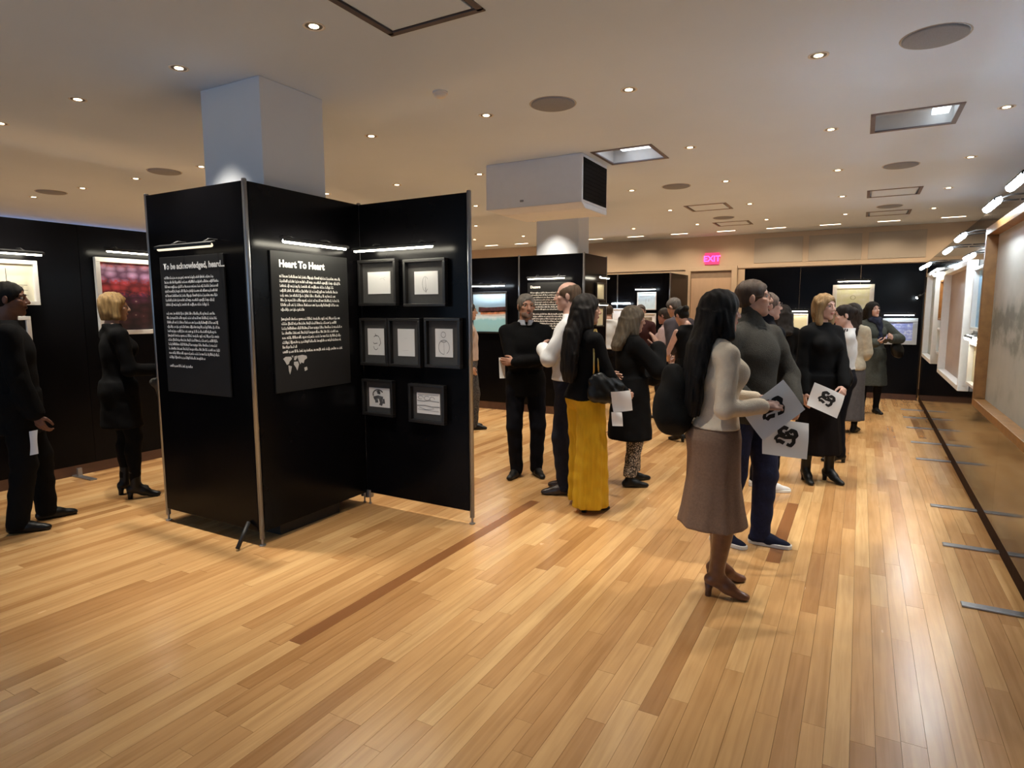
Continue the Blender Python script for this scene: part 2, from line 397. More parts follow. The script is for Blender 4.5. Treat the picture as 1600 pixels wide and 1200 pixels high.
# loudspeakers
spk = MB().lathe([(.165, .004), (.165, -.008), (.155, -.012), (.0, -.014)], 32, cap=False).mesh('grille'); spk.materials.append(SPKM)
spr = MB().lathe([(.165, .002), (.175, -.004), (.178, 0), (.178, .004)], 32, cap=False).mesh('rim'); spr.materials.append(mat('speaker rim', (.45, .42, .40), .6))
SPL = [(.275, 4.336, 'largest, over the right side near the picture wall'), (-2.055, 4.316, 'centre of the ceiling near the white air-handling box'), (.28, 7.9, 'second one in the row near the right picture wall'),
       (-2.06, 7.837, 'beyond the bright square recess right of the air-handling box'), (-6.66, 4.25, 'just left of the near column'), (-9.016, 4.243, 'above the left black wall'), (.28, 10.9, 'furthest one near the right picture wall'), (-2.06, 10.85, 'small far one over the exit door')]
for x, y, d in SPL:
    t = thing('ceiling_speaker', 'round grey ceiling loudspeaker grille, ' + d, 'speaker', (x * K, y * K, H), 0, 'round ceiling loudspeakers')
    for nm, me in (('grille', spk), ('rim', spr)):
        o = bpy.data.objects.new(nm, me); COL.objects.link(o); o.parent = t; 
        for p in me.polygons: p.use_smooth = True
sm = thing('smoke_detector', 'small pale domed smoke detector on the ceiling beside the downlights', 'smoke detector', (-2.714, 3.83, H))
obj('base', MB().lathe([(.055, .0), (.055, -.012), (.05, -.016)], 24), TRIM, sm, True)
obj('dome', MB().lathe([(.045, -.014), (.042, -.028), (.028, -.038), (.0, -.04)], 24, cap=False), TRIM, sm, True)
# square recesses
GLOSSW = mat('glossy recess liner', (.62, .62, .62), .18, var=.03)
RIM = mat('dark recess rim', (.16, .13, .14), .5)
RECL = ['bright square recessed light right of the white air-handling box', 'square recessed light panel near the right picture wall, glare on one end', 'dim square recessed panel tinted pink, second in the row over the walkway', 'dim square recessed panel, second in the row near the right picture wall',
        'far dim square recessed panel before the exit door', 'far dim square recessed panel near the right picture wall', 'large square access hatch in the ceiling nearest the viewer', 'square recessed panel cut by the frame left of the near column']
RECE = [(.85, .92, 1.0), (.80, .92, 1.0), None, None, None, None, None, None]
for i, h in enumerate(holes):
    cx_, cy_ = (h[0] + h[1]) / 2, (h[2] + h[3]) / 2; a = (h[1] - h[0]) / 2; b = (h[3] - h[2]) / 2
    t = thing('ceiling_hatch' if i == 6 else 'ceiling_recess', RECL[i], 'hatch' if i == 6 else 'ceiling light', (cx_, cy_, H), 0, None)
    dep = .13 if i < 2 else .05
    fr = MB(); q = .018
    for s_ in (-1, 1):
        fr.bb(-a - q, a + q, s_ * b - (q if s_ > 0 else q) , s_ * b + q, -.006, .006) if True else None
        fr.bb(s_ * a - q, s_ * a + q, -b, b, -.006, .006)
    obj('rim', fr, RIM if i != 6 else mat('hatch edge', (.12, .10, .10), .6), t)
    ln = MB()
    for s_ in (-1, 1):
        ln.bb(-a, a, s_ * b - .004, s_ * b + .004, 0, dep); ln.bb(s_ * a - .004, s_ * a + .004, -b, b, 0, dep)
    ln.bb(-a, a, -b, b, dep, dep + .01)
    obj('liner', ln, GLOSSW if i < 2 else CEIL, t)
    if RECE[i]:
        ev = MB().bb(-a * .55, a * .55, -b * .75, b * .75, dep - .03, dep - .01) if i == 0 else MB().bb(a * .45, a * .85, -b * .8, b * .8, dep - .06, dep - .02)  # in the second recess a glowing strip stands for the glare at one end
        obj('lit_panel', ev, mat('recess glow %d' % i, (.9, .9, .9), .4, emit=RECE[i], estr=2.2), t)
    else:
        obj('panel', MB().bb(-a + .035, a - .035, -b + .035, b - .035, -.004, .02), CEIL, t, bevel=.004)

# ---------------------------------------------------------------- exhibition panels, pictures and picture lamps
PT = .03
def frame_rot(rz): return Matrix.Rotation(rz, 4, 'Z')
def panel_part(parent, a, b, z0, z1, m=BLACK, th=PT, gap=.03, bev=.003):
    a = Vector((*a, 0)); b = Vector((*b, 0)); d = b - a; ang = math.atan2(d.y, d.x)
    mb = MB().box((0, 0, 0), (d.length - gap, th, z1 - z0))
    o = obj('panel', mb, m, parent, bevel=bev); o.location = ((a.x + b.x) / 2, (a.y + b.y) / 2, (z0 + z1) / 2); o.rotation_euler = (0, 0, ang)
    return o
def pole_part(parent, p, z1=2.445, base=True, m=ALU):
    o = obj('pole', MB().lathe([(.017, .05), (.017, z1 - .006), (.013, z1)], 12), m, parent, True); o.location = (p[0], p[1], 0)
    if base: obj('foot', MB().lathe([(.022, 0), (.022, .008), (.008, .012), (.008, .05)], 12), m, o)
    return o
def stand_foot(x, y, rz, label, ln=.6, group=None, up=True):
    t = thing('stand_foot', label, 'stand foot', (x, y, 0), rz, group)
    obj('bar', MB().bb(-ln / 2, ln / 2, -.03, .03, 0.001, .012), STEEL, t, bevel=.003)
    if up: obj('upright', MB().bb(-.015, .015, -.02, .02, .012, .09), STEEL, t, bevel=.003)
    return t
# near kiosk round the column
C0, LL, JJ, EE, BB = (-3.50, 2.76), (-4.575, 2.77), (-3.53, 3.84), (-2.475, 3.82), (-4.60, 3.85)
k1 = thing('exhibition_kiosk', 'tall black panel kiosk wrapped around the near white column, with a side wing', 'display kiosk', (0, 0, 0))
for a, b in ((LL, C0), (C0, JJ), (JJ, BB), (BB, LL), (JJ, EE)): panel_part(k1, a, b, .10, 2.43)
for p in (C0, LL, EE, BB): pole_part(k1, p)
pj = pole_part(k1, JJ, base=False); 
for dx in (-.03, .03): obj('foot', MB().lathe([(.012, 0), (.012, .01), (.006, .014), (.006, .06), (.03, .06), (.03, .12)], 12, (dx, .0, 0)), ALU, pj)
obj('prop_leg', MB().tube([(-3.574, 2.616, .014), (-3.60, 2.735, .16)], .014, 10), BLACKM, k1, True)
# far kiosk round the second column
k2 = thing('exhibition_kiosk', 'black panel kiosk around the second column, behind the grey-haired man', 'display kiosk', (0, 0, 0))
K2Y = 8.64; K2X = [-8.0, -6.9, -5.78, -4.68, -3.60]
for a, b in zip(K2X[:-1], K2X[1:]): panel_part(k2, (a, K2Y), (b, K2Y), .12, 2.43)
panel_part(k2, (-3.60, K2Y), (-3.60, 9.56), .12, 2.43); panel_part(k2, (-3.6, 9.56), (-4.68, 9.56), .12, 2.43)
for x in K2X: pole_part(k2, (x, K2Y))
pole_part(k2, (-3.6, 9.56))
obj('skirting', MB().bb(-8.0, -3.6, K2Y - .012, K2Y + .02, .0, .12), DARKWOOD, k2)
obj('skirting', MB().bb(-3.62, -3.588, K2Y + .02, 9.56, .0, .12), DARKWOOD, k2)
# third kiosk by the far wall
k3 = thing('exhibition_kiosk', 'black panel display by the far wall, left of the beige door', 'display kiosk', (0, 0, 0))
for a, b in zip((-6.75, -5.63, -4.52), (-5.63, -4.52, -3.41)): panel_part(k3, (a, 12.7), (b, 12.7), .1, 2.34)
panel_part(k3, (-3.41, 12.7), (-3.33, 13.85), .1, 2.34)
for x in (-6.75, -5.63, -4.52, -3.41): pole_part(k3, (x, 12.7), 2.35)
# far right black wall
k4 = thing('panel_wall', 'long black panel wall across the far end, right of the beige door', 'display wall', (0, 0, 0))
fx = [-2.02, -1.03, -.04, .93]
for a, b in zip(fx[:-1], fx[1:]): panel_part(k4, (a, 12.95), (b, 12.95), .1, 2.385, gap=.003, bev=0)
for x in fx[-1:]: pole_part(k4, (x, 12.95), 2.39, m=BLACKM)
obj('skirting', MB().bb(-2.02, .93, 12.935, 12.97, 0, .1), DARKWOOD, k4)
# left black wall
k5 = thing('panel_wall', 'black panel wall along the left side behind the kiosk', 'display wall', (0, 0, 0))
ly = [-1.0, .08, 1.16, 2.24, 3.32, 4.40, 5.48, 6.56, 7.64]
for a, b in zip(ly[:-1], ly[1:]): panel_part(k5, (-6.66, a), (-6.66, b), .1, 2.43, gap=.003, bev=0)
for y in ly[:1] + ly[-1:]: pole_part(k5, (-6.66, y), m=BLACKM)
obj('skirting', MB().bb(-6.675, -6.645, -1.0, 7.64, .0, .1), DARKWOOD, k5)
stand_foot(-6.56, 3.12, 0, 'flat steel stand foot lying at the base of the left black wall', .5)
# right glossy black wall
k6 = thing('panel_wall', 'glossy black panel wall running down the whole right side', 'display wall', (RX(0), 0, 0), -RANG * -1)
k6.rotation_euler = (0, 0, RANG)
ry = [-1.2 + 1.08 * k for k in range(14)]
for a, b in zip(ry[:-1], ry[1:]): panel_part(k6, (.015, a), (.015, b), .115, 2.40, BLACKR, gap=.002, bev=0)
obj('kick_rail', MB().bb(.012, .05, -1.2, 12.9, 0, .115), mat('dark kick rail', (.03, .013, .008), .7, spec=.1, var=.3), k6)
for k, y in enumerate((4.004, 5.006, 5.985, 7.83, 8.805, 9.887, 10.82, 11.64)):
    stand_foot(RX(y) - .14, y, 0, 'flat steel stand foot under the right black wall, %s from the viewer' % NARR[k], .31, 'steel stand feet under the right wall', False)

LEDM = {}
def led_mat(col, s):
    k = (col, s)
    if k not in LEDM: LEDM[k] = mat('lit led tube %d' % len(LEDM), (.9, .9, .9), .4, emit=col, estr=s)
    return LEDM[k]
def lamp(label, loc, rz, ln, off=.16, col=LED_W, s=1., hood=True, rise=.05, group='picture lamps', rad=.014):
    """bar lamp in front of a panel; local -Y points away from the panel, loc is on the panel face"""
    t = thing('picture_lamp', label, 'lamp', loc, rz, group)
    obj('tube', MB().tube([(-ln / 2, -off, 0), (ln / 2, -off, 0)], rad, 8), led_mat(col, s * LED_S), t, True)
    if hood:
        hb = MB(); hb.add([(x, y, z) for x in (-ln / 2 - .02, ln / 2 + .02) for y, z in ((-off - .022, -.002), (-off - .022, .016), (-off + .018, .030), (-off + .018, .022), (-off - .014, .010), (-off - .014, -.002))],
                          [(0, 1, 7, 6), (1, 2, 8, 7), (2, 3, 9, 8), (3, 4, 10, 9), (4, 5, 11, 10), (5, 0, 6, 11), (0, 5, 4, 3, 2, 1), (6, 7, 8, 9, 10, 11)])
        obj('hood', hb, BLACKM, t)
    for sx in (-.3, .3):
        obj('arm', MB().tube([(sx * ln, -off + .01, .02), (sx * ln, -off * .5, rise), (sx * ln, -.003, rise)], .006, 6), BLACKM, t, True)
    return t
def picture(label, loc, rz, w, h, dep=.035, fw=.025, fm=FRAMEB, mount=None, aw=None, ah=None, art=PAPER, strokes=None, group=None, cat='picture', shade=None, name='framed_picture'):
    t = thing(name, label, cat, loc, rz, group)
    f = MB(); x, z = w / 2, h / 2
    f.bb(-x, x, -dep, 0, z - fw, z); f.bb(-x, x, -dep, 0, -z, -z + fw); f.bb(-x, -x + fw, -dep, 0, -z + fw, z - fw); f.bb(x - fw, x, -dep, 0, -z + fw, z - fw)
    obj('frame', f, fm, t, bevel=.003)
    aw = aw or w - 2 * fw; ah = ah or h - 2 * fw
    if mount is not None: obj('mount', MB().bb(-x + fw, x - fw, -.008, 0, -z + fw, z - fw), mount, t)
    sh = MB().bb(-aw / 2, aw / 2, -.012, -.002 if mount is None else -.008, -ah / 2, ah / 2)
    o = obj('sheet', sh, art, t)
    if strokes:
        for m_, lst in strokes:
            mb = MB()
            for wd, pts in lst: mb.ribbon(pts, wd, lambda u, v: (u * aw / 2, -.0135, v * ah / 2))
            obj('drawing', mb, m_, o)
    return t
def arc(cx, cy, rx, ry, a0, a1, n=14): return [(cx + rx * math.cos(R(a0 + (a1 - a0) * i / n)), cy + ry * math.sin(R(a0 + (a1 - a0) * i / n))) for i in range(n + 1)]
def letters(mb, x0, x1, z, h, y, w=.55, seed=0):
    rr = random.Random(seed); x = x0
    while x < x1 - h * w:
        nl = rr.choice((2, 3, 4, 5, 6, 7, 8, 9))
        for k in range(nl):
            if x > x1 - h * w * .5: break
            hh = h * rr.choice((.62, .62, .66, .95, 1.0)); lo = -h * .22 if rr.random() < .12 else 0
            ww = h * w * rr.choice((.62, .72, .8, .4))
            if rr.random() < .5:
                mb.poly([(x, y, z + lo), (x + ww, y, z + lo), (x + ww, y, z + hh), (x, y, z + hh)])
            else:
                q = ww * .42
                mb.poly([(x, y, z + lo), (x + q, y, z + lo), (x + q, y, z + hh), (x, y, z + hh)])
                mb.poly([(x + q, y, z), (x + ww, y, z), (x + ww, y, z + h * .28), (x + q, y, z + h * .28)])
            x += ww + h * w * .12
        x += h * w * .5
def text_board(label, loc, rz, w, h, title, lines, tsize, lh, top, x0, bold=.004, extra=None):
    """lines: fractions of the board width (0 = blank line), from the top down"""
    t = thing('text_board', label, 'text panel', loc, rz)
    obj('board', MB().bb(-w / 2, w / 2, -.012, 0, -h / 2, h / 2), BOARD, t, bevel=.002)
    me = text_mesh(title, tsize, bold); me.transform(Matrix.Translation((-w / 2 + x0, -.0135, h / 2 - top)) @ Matrix.Rotation(PI / 2, 4, 'X'))
    link('title', me, INKW, t)
    mb = MB(); z = h / 2 - top - lh * 2.2
    for i, fr_ in enumerate(lines):
        if fr_: letters(mb, -w / 2 + x0, -w / 2 + x0 + fr_ * w, z, lh * .62, -.0135, seed=i + int(w * 100))
        z -= lh
    o = obj('paragraph', mb, INKW, t)
    if extra: extra(t, w, h)
    return t
# --- near kiosk: two text boards
text_board('black text board on the kiosk face nearest the left, title ending in heard', (-4.05, 2.738, 1.50), 0, .70, .96, 'To be acknowledged, heard...', [.78, .86, .84, .83, .83, .79, .69, 0, .79, .80, .81, .83, .78, .81, .79, .78, .82, .80, .60, 0, .37], .056, .0312, .085, .045, .0022)
def map_and_more(t, w, h):
    P = [[(0, 0), (.1, .06), (.32, .05), (.36, -.02), (.26, -.10), (.22, -.18), (.14, -.2), (.08, -.1)], [(.2, -.22), (.34, -.26), (.3, -.4), (.25, -.52), (.21, -.4)], [(.46, .05), (.56, .07), (.58, 0), (.5, -.08), (.44, -.06)],
         [(.44, -.12), (.6, -.12), (.64, -.22), (.56, -.42), (.5, -.3), (.42, -.2)], [(.58, .06), (.8, .08), (.98, .04), (1., -.04), (.88, -.1), (.84, -.2), (.74, -.16), (.7, -.22), (.64, -.12)], [(.86, -.34), (.98, -.32), (1., -.42), (.88, -.46)], [(.34, .08), (.42, .08), (.4, .0)]]
    mb = MB()
    for pl in P: mb.poly([(-w / 2 + .07 + u * .22, -.0135, -h / 2 + .235 + v * .22) for u, v in pl])
    o = obj('world_map', mb, mat('pale grey print', (.55, .55, .55), .6), t)
text_board('black text board headed Heart To Heart, with a small world map', (-3.4975, 3.285, 1.52), PI / 2 + .0278, .74, .97, 'Heart To Heart', [.80, .80, .70, .76, .73, .77, .76, .30, 0, .77, .73, .80, .76, .78, .78, .18, .80], .066, .0325, .105, .07, .003, map_and_more)
lamp('unlit-looking bar lamp over the acknowledged, heard board', (-3.93, 2.738, 2.02), 0, .56, .13, (1., .86, .62), .05)
lamp('bright bar lamp over the Heart To Heart board', (-3.4955, 3.22, 2.06), PI / 2 + .0278, .58, .13, LED_W, 2.4)
# --- near kiosk: seven drawings on the wing
WY = 3.81
st1 = [(PENCIL, [(.015, arc(.3, .1, .25, .3, 20, 140)), (.012, [(.4, .4), (.6, .5)])])]
st2 = [(PENCIL, [(.03, arc(-.05, -.1, .25, .65, 40, 320)), (.02, [(-.05, .5), (.02, -.8)]), (.04, [(-.06, -.4), (.0, -.85)])])]
st3 = [(GREYINK, [(.05, arc(.1, .25, .35, .22, 20, 150)), (.05, [(-.3, -.05), (-.2, -.15), (.2, -.1)]), (.06, [(.5, .3), (.6, -.1), (.4, -.3)]), (.04, arc(0, -.2, .3, .4, 200, 320)), (.05, [(-.05, .6), (.1, .4)])])]
st4 = [(mat('faint pencil', (.62, .62, .63), .8), [(.02, [(-.4, -.6), (.3, -.55)]), (.02, [(-.2, .3), (.2, .32)])])]
st5 = [(PENCIL, [(.045, arc(-.05, .58, .26, .2, 0, 360)), (.06, arc(-.02, .22, .36, .16, 200, 340)), (.05, arc(0, -.3, .62, .5, 60, 270)), (.05, arc(0, -.3, .62, .5, -60, 120)), (.025, [(0, .05), (.02, -.8)])])]
st6 = [(GREYINK, [(.3, [(-.15, .72), (-.02, .5), (-.05, .35)]), (.12, arc(-.1, .3, .5, .5, 30, 200)), (.34, [(-.55, -.1), (-.1, .05), (.35, -.05)]), (.3, [(.1, -.1), (.2, -.55), (.1, -.8)]), (.3, [(-.3, -.2), (-.25, -.55)]), (.2, [(.4, -.1), (.45, -.6)])])]
st7 = [(PENCIL, [(.08, [(-.95, .25), (-.4, .2), (.1, .28), (.95, .2)]), (.1, [(-.98, -.25), (-.3, -.2), (.3, -.3), (.98, -.28)]), (.05, arc(-.65, .55, .22, .16, 0, 300)), (.05, arc(-.1, .5, .24, .2, 40, 340)), (.05, arc(.35, .45, .2, .2, 0, 280)), (.04, [(-.9, -.6), (.9, -.7)]), (.04, [(-.9, .8), (.9, .82)]), (.05, [(-.8, -.4), (-.2, -.6), (.5, -.45)])])]
DR = [(-3.30, 1.815, .385, .355, .23, .17, st1, 'upper left'), (-2.845, 1.805, .39, .35, .22, .17, st2, 'upper right'), (-3.348, 1.355, .285, .375, .17, .21, st3, 'middle row, left'), (-3.045, 1.355, .315, .375, .165, .21, st4, 'middle row, centre'),
      (-2.69, 1.36, .325, .37, .16, .21, st5, 'middle row, right'), (-3.328, .91, .32, .29, .215, .155, st6, 'bottom left'), (-2.845, .895, .34, .30, .22, .16, st7, 'bottom right')]
DL = ['blank-looking white sheet in a black frame, %s on the kiosk wing', 'faint oval drawing on white in a black frame, %s on the kiosk wing', 'ink sketch of a face in a black frame, %s on the kiosk wing', 'almost empty upright sheet in a black frame, %s on the kiosk wing',
      'pencil figure with round head in a black frame, %s on the kiosk wing', 'dark ink figure drawing in a black frame, %s on the kiosk wing', 'grey pencil drawing with horizontal bands, black frame, %s on the kiosk wing']
for (x, z, w_, h_, aw, ah, st, pos), lb in zip(DR, DL):
    picture(lb % pos, (x, WY - .005, z), R(-1), w_, h_, .045, .022, FRAMEB, CHARM, aw, ah, PAPER, st, 'framed drawings on the kiosk wing')
lamp('long bar lamp over the framed drawings on the kiosk wing', (-3.07, WY - .005, 2.06), R(-1), .74, .12, LED_W, 1.7)

# --- printed art materials
def art_mat(name, builder):
    m = bpy.data.materials.new(name); m.use_nodes = True; nt = m.node_tree; b = nt.nodes['Principled BSDF']; b.inputs['Roughness'].default_value = .55
    builder(nt, b); return m
def nd(nt, t, **kw):
    n = nt.nodes.new(t)
    for k, v in kw.items(): setattr(n, k, v)
    return n
def ramp(nt, stops):
    r = nt.nodes.new('ShaderNodeValToRGB'); cr = r.color_ramp
    cr.elements[0].position = stops[0][0]; cr.elements[0].color = (*stops[0][1], 1); cr.elements[1].position = stops[-1][0]; cr.elements[1].color = (*stops[-1][1], 1)
    for p, c in stops[1:-1]: e = cr.elements.new(p); e.color = (*c, 1)
    return r
def gen(nt):
    tc = nd(nt, 'ShaderNodeTexCoord'); sp = nd(nt, 'ShaderNodeSeparateXYZ'); nt.links.new(tc.outputs['Generated'], sp.inputs[0]); return tc, sp
def b_red(nt, b):
    L = nt.links; tc, sp = gen(nt)
    mp = nd(nt, 'ShaderNodeMapping'); mp.inputs['Scale'].default_value = (7, 1, 10); L.new(tc.outputs['Generated'], mp.inputs[0])
    vo = nd(nt, 'ShaderNodeTexVoronoi'); vo.inputs['Scale'].default_value = 1.; vo.inputs['Randomness'].default_value = .55; L.new(mp.outputs[0], vo.inputs['Vector'])
    no = nd(nt, 'ShaderNodeTexNoise'); no.inputs['Scale'].default_value = 3.; L.new(mp.outputs[0], no.inputs['Vector'])
    r = ramp(nt, [(0, (.03, .008, .012)), (.35, (.06, .012, .02)), (.52, (.10, .02, .07)), (.60, (.48, .05, .06)), (.70, (.55, .06, .08)), (.78, (.40, .22, .42)), (.9, (.46, .32, .52)), (1, (.58, .16, .16))])
    ad = nd(nt, 'ShaderNodeMath', operation='MULTIPLY_ADD'); ad.inputs[1].default_value = .25; L.new(no.outputs['Fac'], ad.inputs[0])
    sb = nd(nt, 'ShaderNodeMath', operation='SUBTRACT'); sb.inputs[1].default_value = .125; L.new(sp.outputs['Z'], sb.inputs[0]); L.new(sb.outputs[0], ad.inputs[2]); L.new(ad.outputs[0], r.inputs[0])
    r2 = ramp(nt, [(0, (1.5, 1.3, 1.2)), (.2, (1.15, 1.1, 1.1)), (.45, (.7, .6, .6)), (.7, (.25, .15, .2))]); L.new(vo.outputs['Distance'], r2.inputs[0])
    mx = nd(nt, 'ShaderNodeMix', data_type='RGBA', blend_type='MULTIPLY'); mx.inputs[0].default_value = 1; L.new(r.outputs[0], mx.inputs[6]); L.new(r2.outputs[0], mx.inputs[7])
    lt = ramp(nt, [(0, (1, 1, 1)), (.16, (0, 0, 0))]); L.new(vo.outputs['Distance'], lt.inputs[0])
    zz = ramp(nt, [(0, (1, 1, 1)), (.42, (.8, .8, .8)), (.5, (.0, .0, .0))]); L.new(sp.outputs['Z'], zz.inputs[0])
    m3 = nd(nt, 'ShaderNodeMath', operation='MULTIPLY'); L.new(lt.outputs[0], m3.inputs[0]); L.new(zz.outputs[0], m3.inputs[1])
    m2 = nd(nt, 'ShaderNodeMix', data_type='RGBA'); L.new(m3.outputs[0], m2.inputs[0]); L.new(mx.outputs[2], m2.inputs[6]); m2.inputs[7].default_value = (.75, .62, .5, 1)
    L.new(m2.outputs[2], b.inputs['Base Color'])
def b_boat(nt, b):
    L = nt.links; tc, sp = gen(nt)
    no = nd(nt, 'ShaderNodeTexNoise'); no.inputs['Scale'].default_value = 7.; no.inputs['Detail'].default_value = 5; L.new(tc.outputs['Generated'], no.inputs['Vector'])
    r = ramp(nt, [(0, (.34, .62, .66)), (.30, (.30, .60, .68)), (.40, (.75, .85, .88)), (.5, (.48, .72, .85)), (.75, (.42, .66, .86)), (1, (.62, .80, .92))])
    ad = nd(nt, 'ShaderNodeMath', operation='MULTIPLY_ADD'); ad.inputs[1].default_value = .22; sb = nd(nt, 'ShaderNodeMath', operation='SUBTRACT'); sb.inputs[1].default_value = .11
    L.new(sp.outputs['Z'], sb.inputs[0]); L.new(no.outputs['Fac'], ad.inputs[0]); L.new(sb.outputs[0], ad.inputs[2]); L.new(ad.outputs[0], r.inputs[0]); L.new(r.outputs[0], b.inputs['Base Color'])
def b_ink(nt, b):
    L = nt.links; tc, sp = gen(nt)
    mp = nd(nt, 'ShaderNodeMapping'); mp.inputs['Scale'].default_value = (5, 1, 4); L.new(tc.outputs['Generated'], mp.inputs[0])
    no = nd(nt, 'ShaderNodeTexNoise'); no.inputs['Scale'].default_value = 1.3; no.inputs['Detail'].default_value = 9; no.inputs['Roughness'].default_value = .62; L.new(mp.outputs[0], no.inputs['Vector'])
    zz = ramp(nt, [(0, (.42, .42, .42)), (.30, (.40, .40, .40)), (.36, (.47, .47, .47)), (.46, (.48, .48, .48)), (.56, (.42, .42, .42)), (.66, (.22, .22, .22)), (1, (.10, .10, .10))]); L.new(sp.outputs['Z'], zz.inputs[0])
    am = ramp(nt, [(0, (.2, .2, .2)), (.28, (.3, .3, .3)), (.40, (1, 1, 1)), (.60, (1, 1, 1)), (.70, (.35, .35, .35)), (1, (.2, .2, .2))]); L.new(sp.outputs['Z'], am.inputs[0])
    s5 = nd(nt, 'ShaderNodeMath', operation='SUBTRACT'); s5.inputs[1].default_value = .5; L.new(no.outputs['Fac'], s5.inputs[0]); m5 = nd(nt, 'ShaderNodeMath', operation='MULTIPLY_ADD'); L.new(s5.outputs[0], m5.inputs[0]); L.new(am.outputs[0], m5.inputs[1]); m5.inputs[2].default_value = .5
    ad = nd(nt, 'ShaderNodeMath', operation='ADD'); L.new(m5.outputs[0], ad.inputs[0]); L.new(zz.outputs[0], ad.inputs[1])
    r = ramp(nt, [(.55, (.66, .63, .57)), (.8, (.52, .50, .44)), (.90, (.45, .45, .40)), (.97, (.30, .305, .26)), (1., (.24, .245, .21))])
    sc = nd(nt, 'ShaderNodeMath', operation='MULTIPLY'); sc.inputs[1].default_value = .98; L.new(ad.outputs[0], sc.inputs[0]); L.new(sc.outputs[0], r.inputs[0]); L.new(r.outputs[0], b.inputs['Base Color'])
def b_soft(stops, sx=3, sz=5, det=5):
    def f(nt, b):
        L = nt.links; tc, sp = gen(nt); mp = nd(nt, 'ShaderNodeMapping'); mp.inputs['Scale'].default_value = (sx, 1, sz); L.new(tc.outputs['Generated'], mp.inputs[0])
        no = nd(nt, 'ShaderNodeTexNoise'); no.inputs['Scale'].default_value = 1.; no.inputs['Detail'].default_value = det; L.new(mp.outputs[0], no.inputs['Vector'])
        r = ramp(nt, stops); L.new(no.outputs['Fac'], r.inputs[0]); L.new(r.outputs[0], b.inputs['Base Color'])
    return f
A_RED = art_mat('red and violet rows print', b_red); A_BOAT = art_mat('pale blue seascape print', b_boat); A_INK = art_mat('ink mountain landscape', b_ink)
A_PINK = art_mat('pinkish canvas', b_soft([(.3, (.42, .33, .29)), (.5, (.50, .41, .37)), (.7, (.56, .49, .44))], 2, 4))
A_GREY = art_mat('grey-green canvas', b_soft([(.3, (.40, .44, .41)), (.5, (.50, .53, .50)), (.7, (.58, .60, .57))], 3, 6))
A_YELL = art_mat('yellow-green print', b_soft([(.3, (.70, .72, .42)), (.5, (.74, .74, .52)), (.7, (.80, .80, .66))], 4, 4))
A_VIOL = art_mat('violet-blue landscape print', b_soft([(.3, (.26, .30, .66)), (.5, (.36, .42, .80)), (.62, (.66, .72, .92)), (.7, (.8, .85, .95))], 5, 7, 7))
A_BLUE = art_mat('pale blue print', b_soft([(.3, (.32, .56, .80)), (.6, (.42, .68, .88)), (.75, (.7, .85, .9))], 6, 9))
A_SAND = art_mat('sepia photograph', b_soft([(.35, (.10, .08, .06)), (.5, (.26, .22, .17)), (.65, (.42, .36, .28))], 4, 6))
A_ORNG = art_mat('amber print', b_soft([(.3, (.55, .25, .09)), (.5, (.70, .40, .18)), (.7, (.80, .58, .32))], 5, 18))
A_LEMON = art_mat('pale yellow panel', b_soft([(.3, (.80, .76, .52)), (.7, (.88, .84, .62))], 2, 2))

# --- left wall pictures
LX = -6.64
picture('white-framed picture of red and violet rows on the left wall', (LX, 3.84, 1.75), PI / 2, .80, .77, .04, .045, FRAMEW, None, art=A_RED)
lin = [(INK, [(.016, [(.35, .75), (.36, -.9)])] + [(.018, [(-.3 + .5 * (k % 2), -.12 - k * .09), (.85 - .1 * (k % 3), -.13 - k * .09)]) for k in range(8)]), (mat('ochre wash', (.62, .42, .15), .8), [(.16, [(-.95, .05), (-.6, .1), (-.45, .35)]), (.05, [(-.5, .1), (.1, -.45)])])]
picture('white-framed pale yellow plan drawing on the left wall', (LX, 2.59, 1.86), PI / 2, .70, .40, .04, .035, FRAMEW, None, art=CREAM, strokes=lin)
picture('white-framed dark picture on the left wall below the yellow plan', (LX, 2.54, 1.36), PI / 2, .62, .40, .04, .035, FRAMEW, None, art=BLACKM)
lamp('bar lamp above the red and violet picture on the left wall', (LX, 3.80, 2.19), PI / 2, .62, .17, LED_W, 1.2)
lamp('bar lamp above the yellow plan on the left wall', (LX, 2.62, 2.11), PI / 2, .60, .17, LED_W, 1.8)

# --- second kiosk
boat = [(mat('dark red-brown hull', (.10, .03, .03), .7, var=.5, scale=20), [(.26, [(-.66, .16), (-.2, .13), (.3, .14), (1, .17)])]), (mat('orange hull glow', (.75, .28, .14), .7, var=.5, scale=14), [(.16, [(-.55, -.02), (.1, -.02), (1, .03)])]), (mat('hull foam', (.85, .75, .68), .7), [(.07, [(-.45, -.12), (.2, -.14), (1, -.08)])])]
picture('blue seascape with a red-brown hull in a black frame behind the grey-haired man', (-5.21, K2Y - .017, 1.565), 0, .66, .66, .03, .025, FRAMEB, None, art=A_BOAT, strokes=boat)
lamp('bar lamp with blue-white glow over the seascape picture', (-5.16, K2Y - .017, 1.985), 0, .60, .14, LED_C, 1.8)
text_board('text board on the second kiosk, behind the balding man in white shirt', (-4.16, K2Y - .017, 1.66), 0, .72, .72, 'Daggers', [.78, .8, .79, .77, .8, .79, .8, .74, 0, .78, .79, .8, .76, .78, .8, .6], .052, .036, .085, .05, .003)
lamp('bar lamp over the text board on the second kiosk', (-4.15, K2Y - .017, 2.075), 0, .60, .13, LED_W, 1.2)
picture('upper bright yellowish picture on the narrow side of the second kiosk', (-3.582, 9.24, 1.885), PI / 2, .36, .27, .03, .02, FRAMEB, None, art=A_LEMON)
picture('lower bright yellowish picture on the narrow side of the second kiosk', (-3.582, 9.22, 1.49), PI / 2, .34, .30, .03, .02, FRAMEB, None, art=A_LEMON)
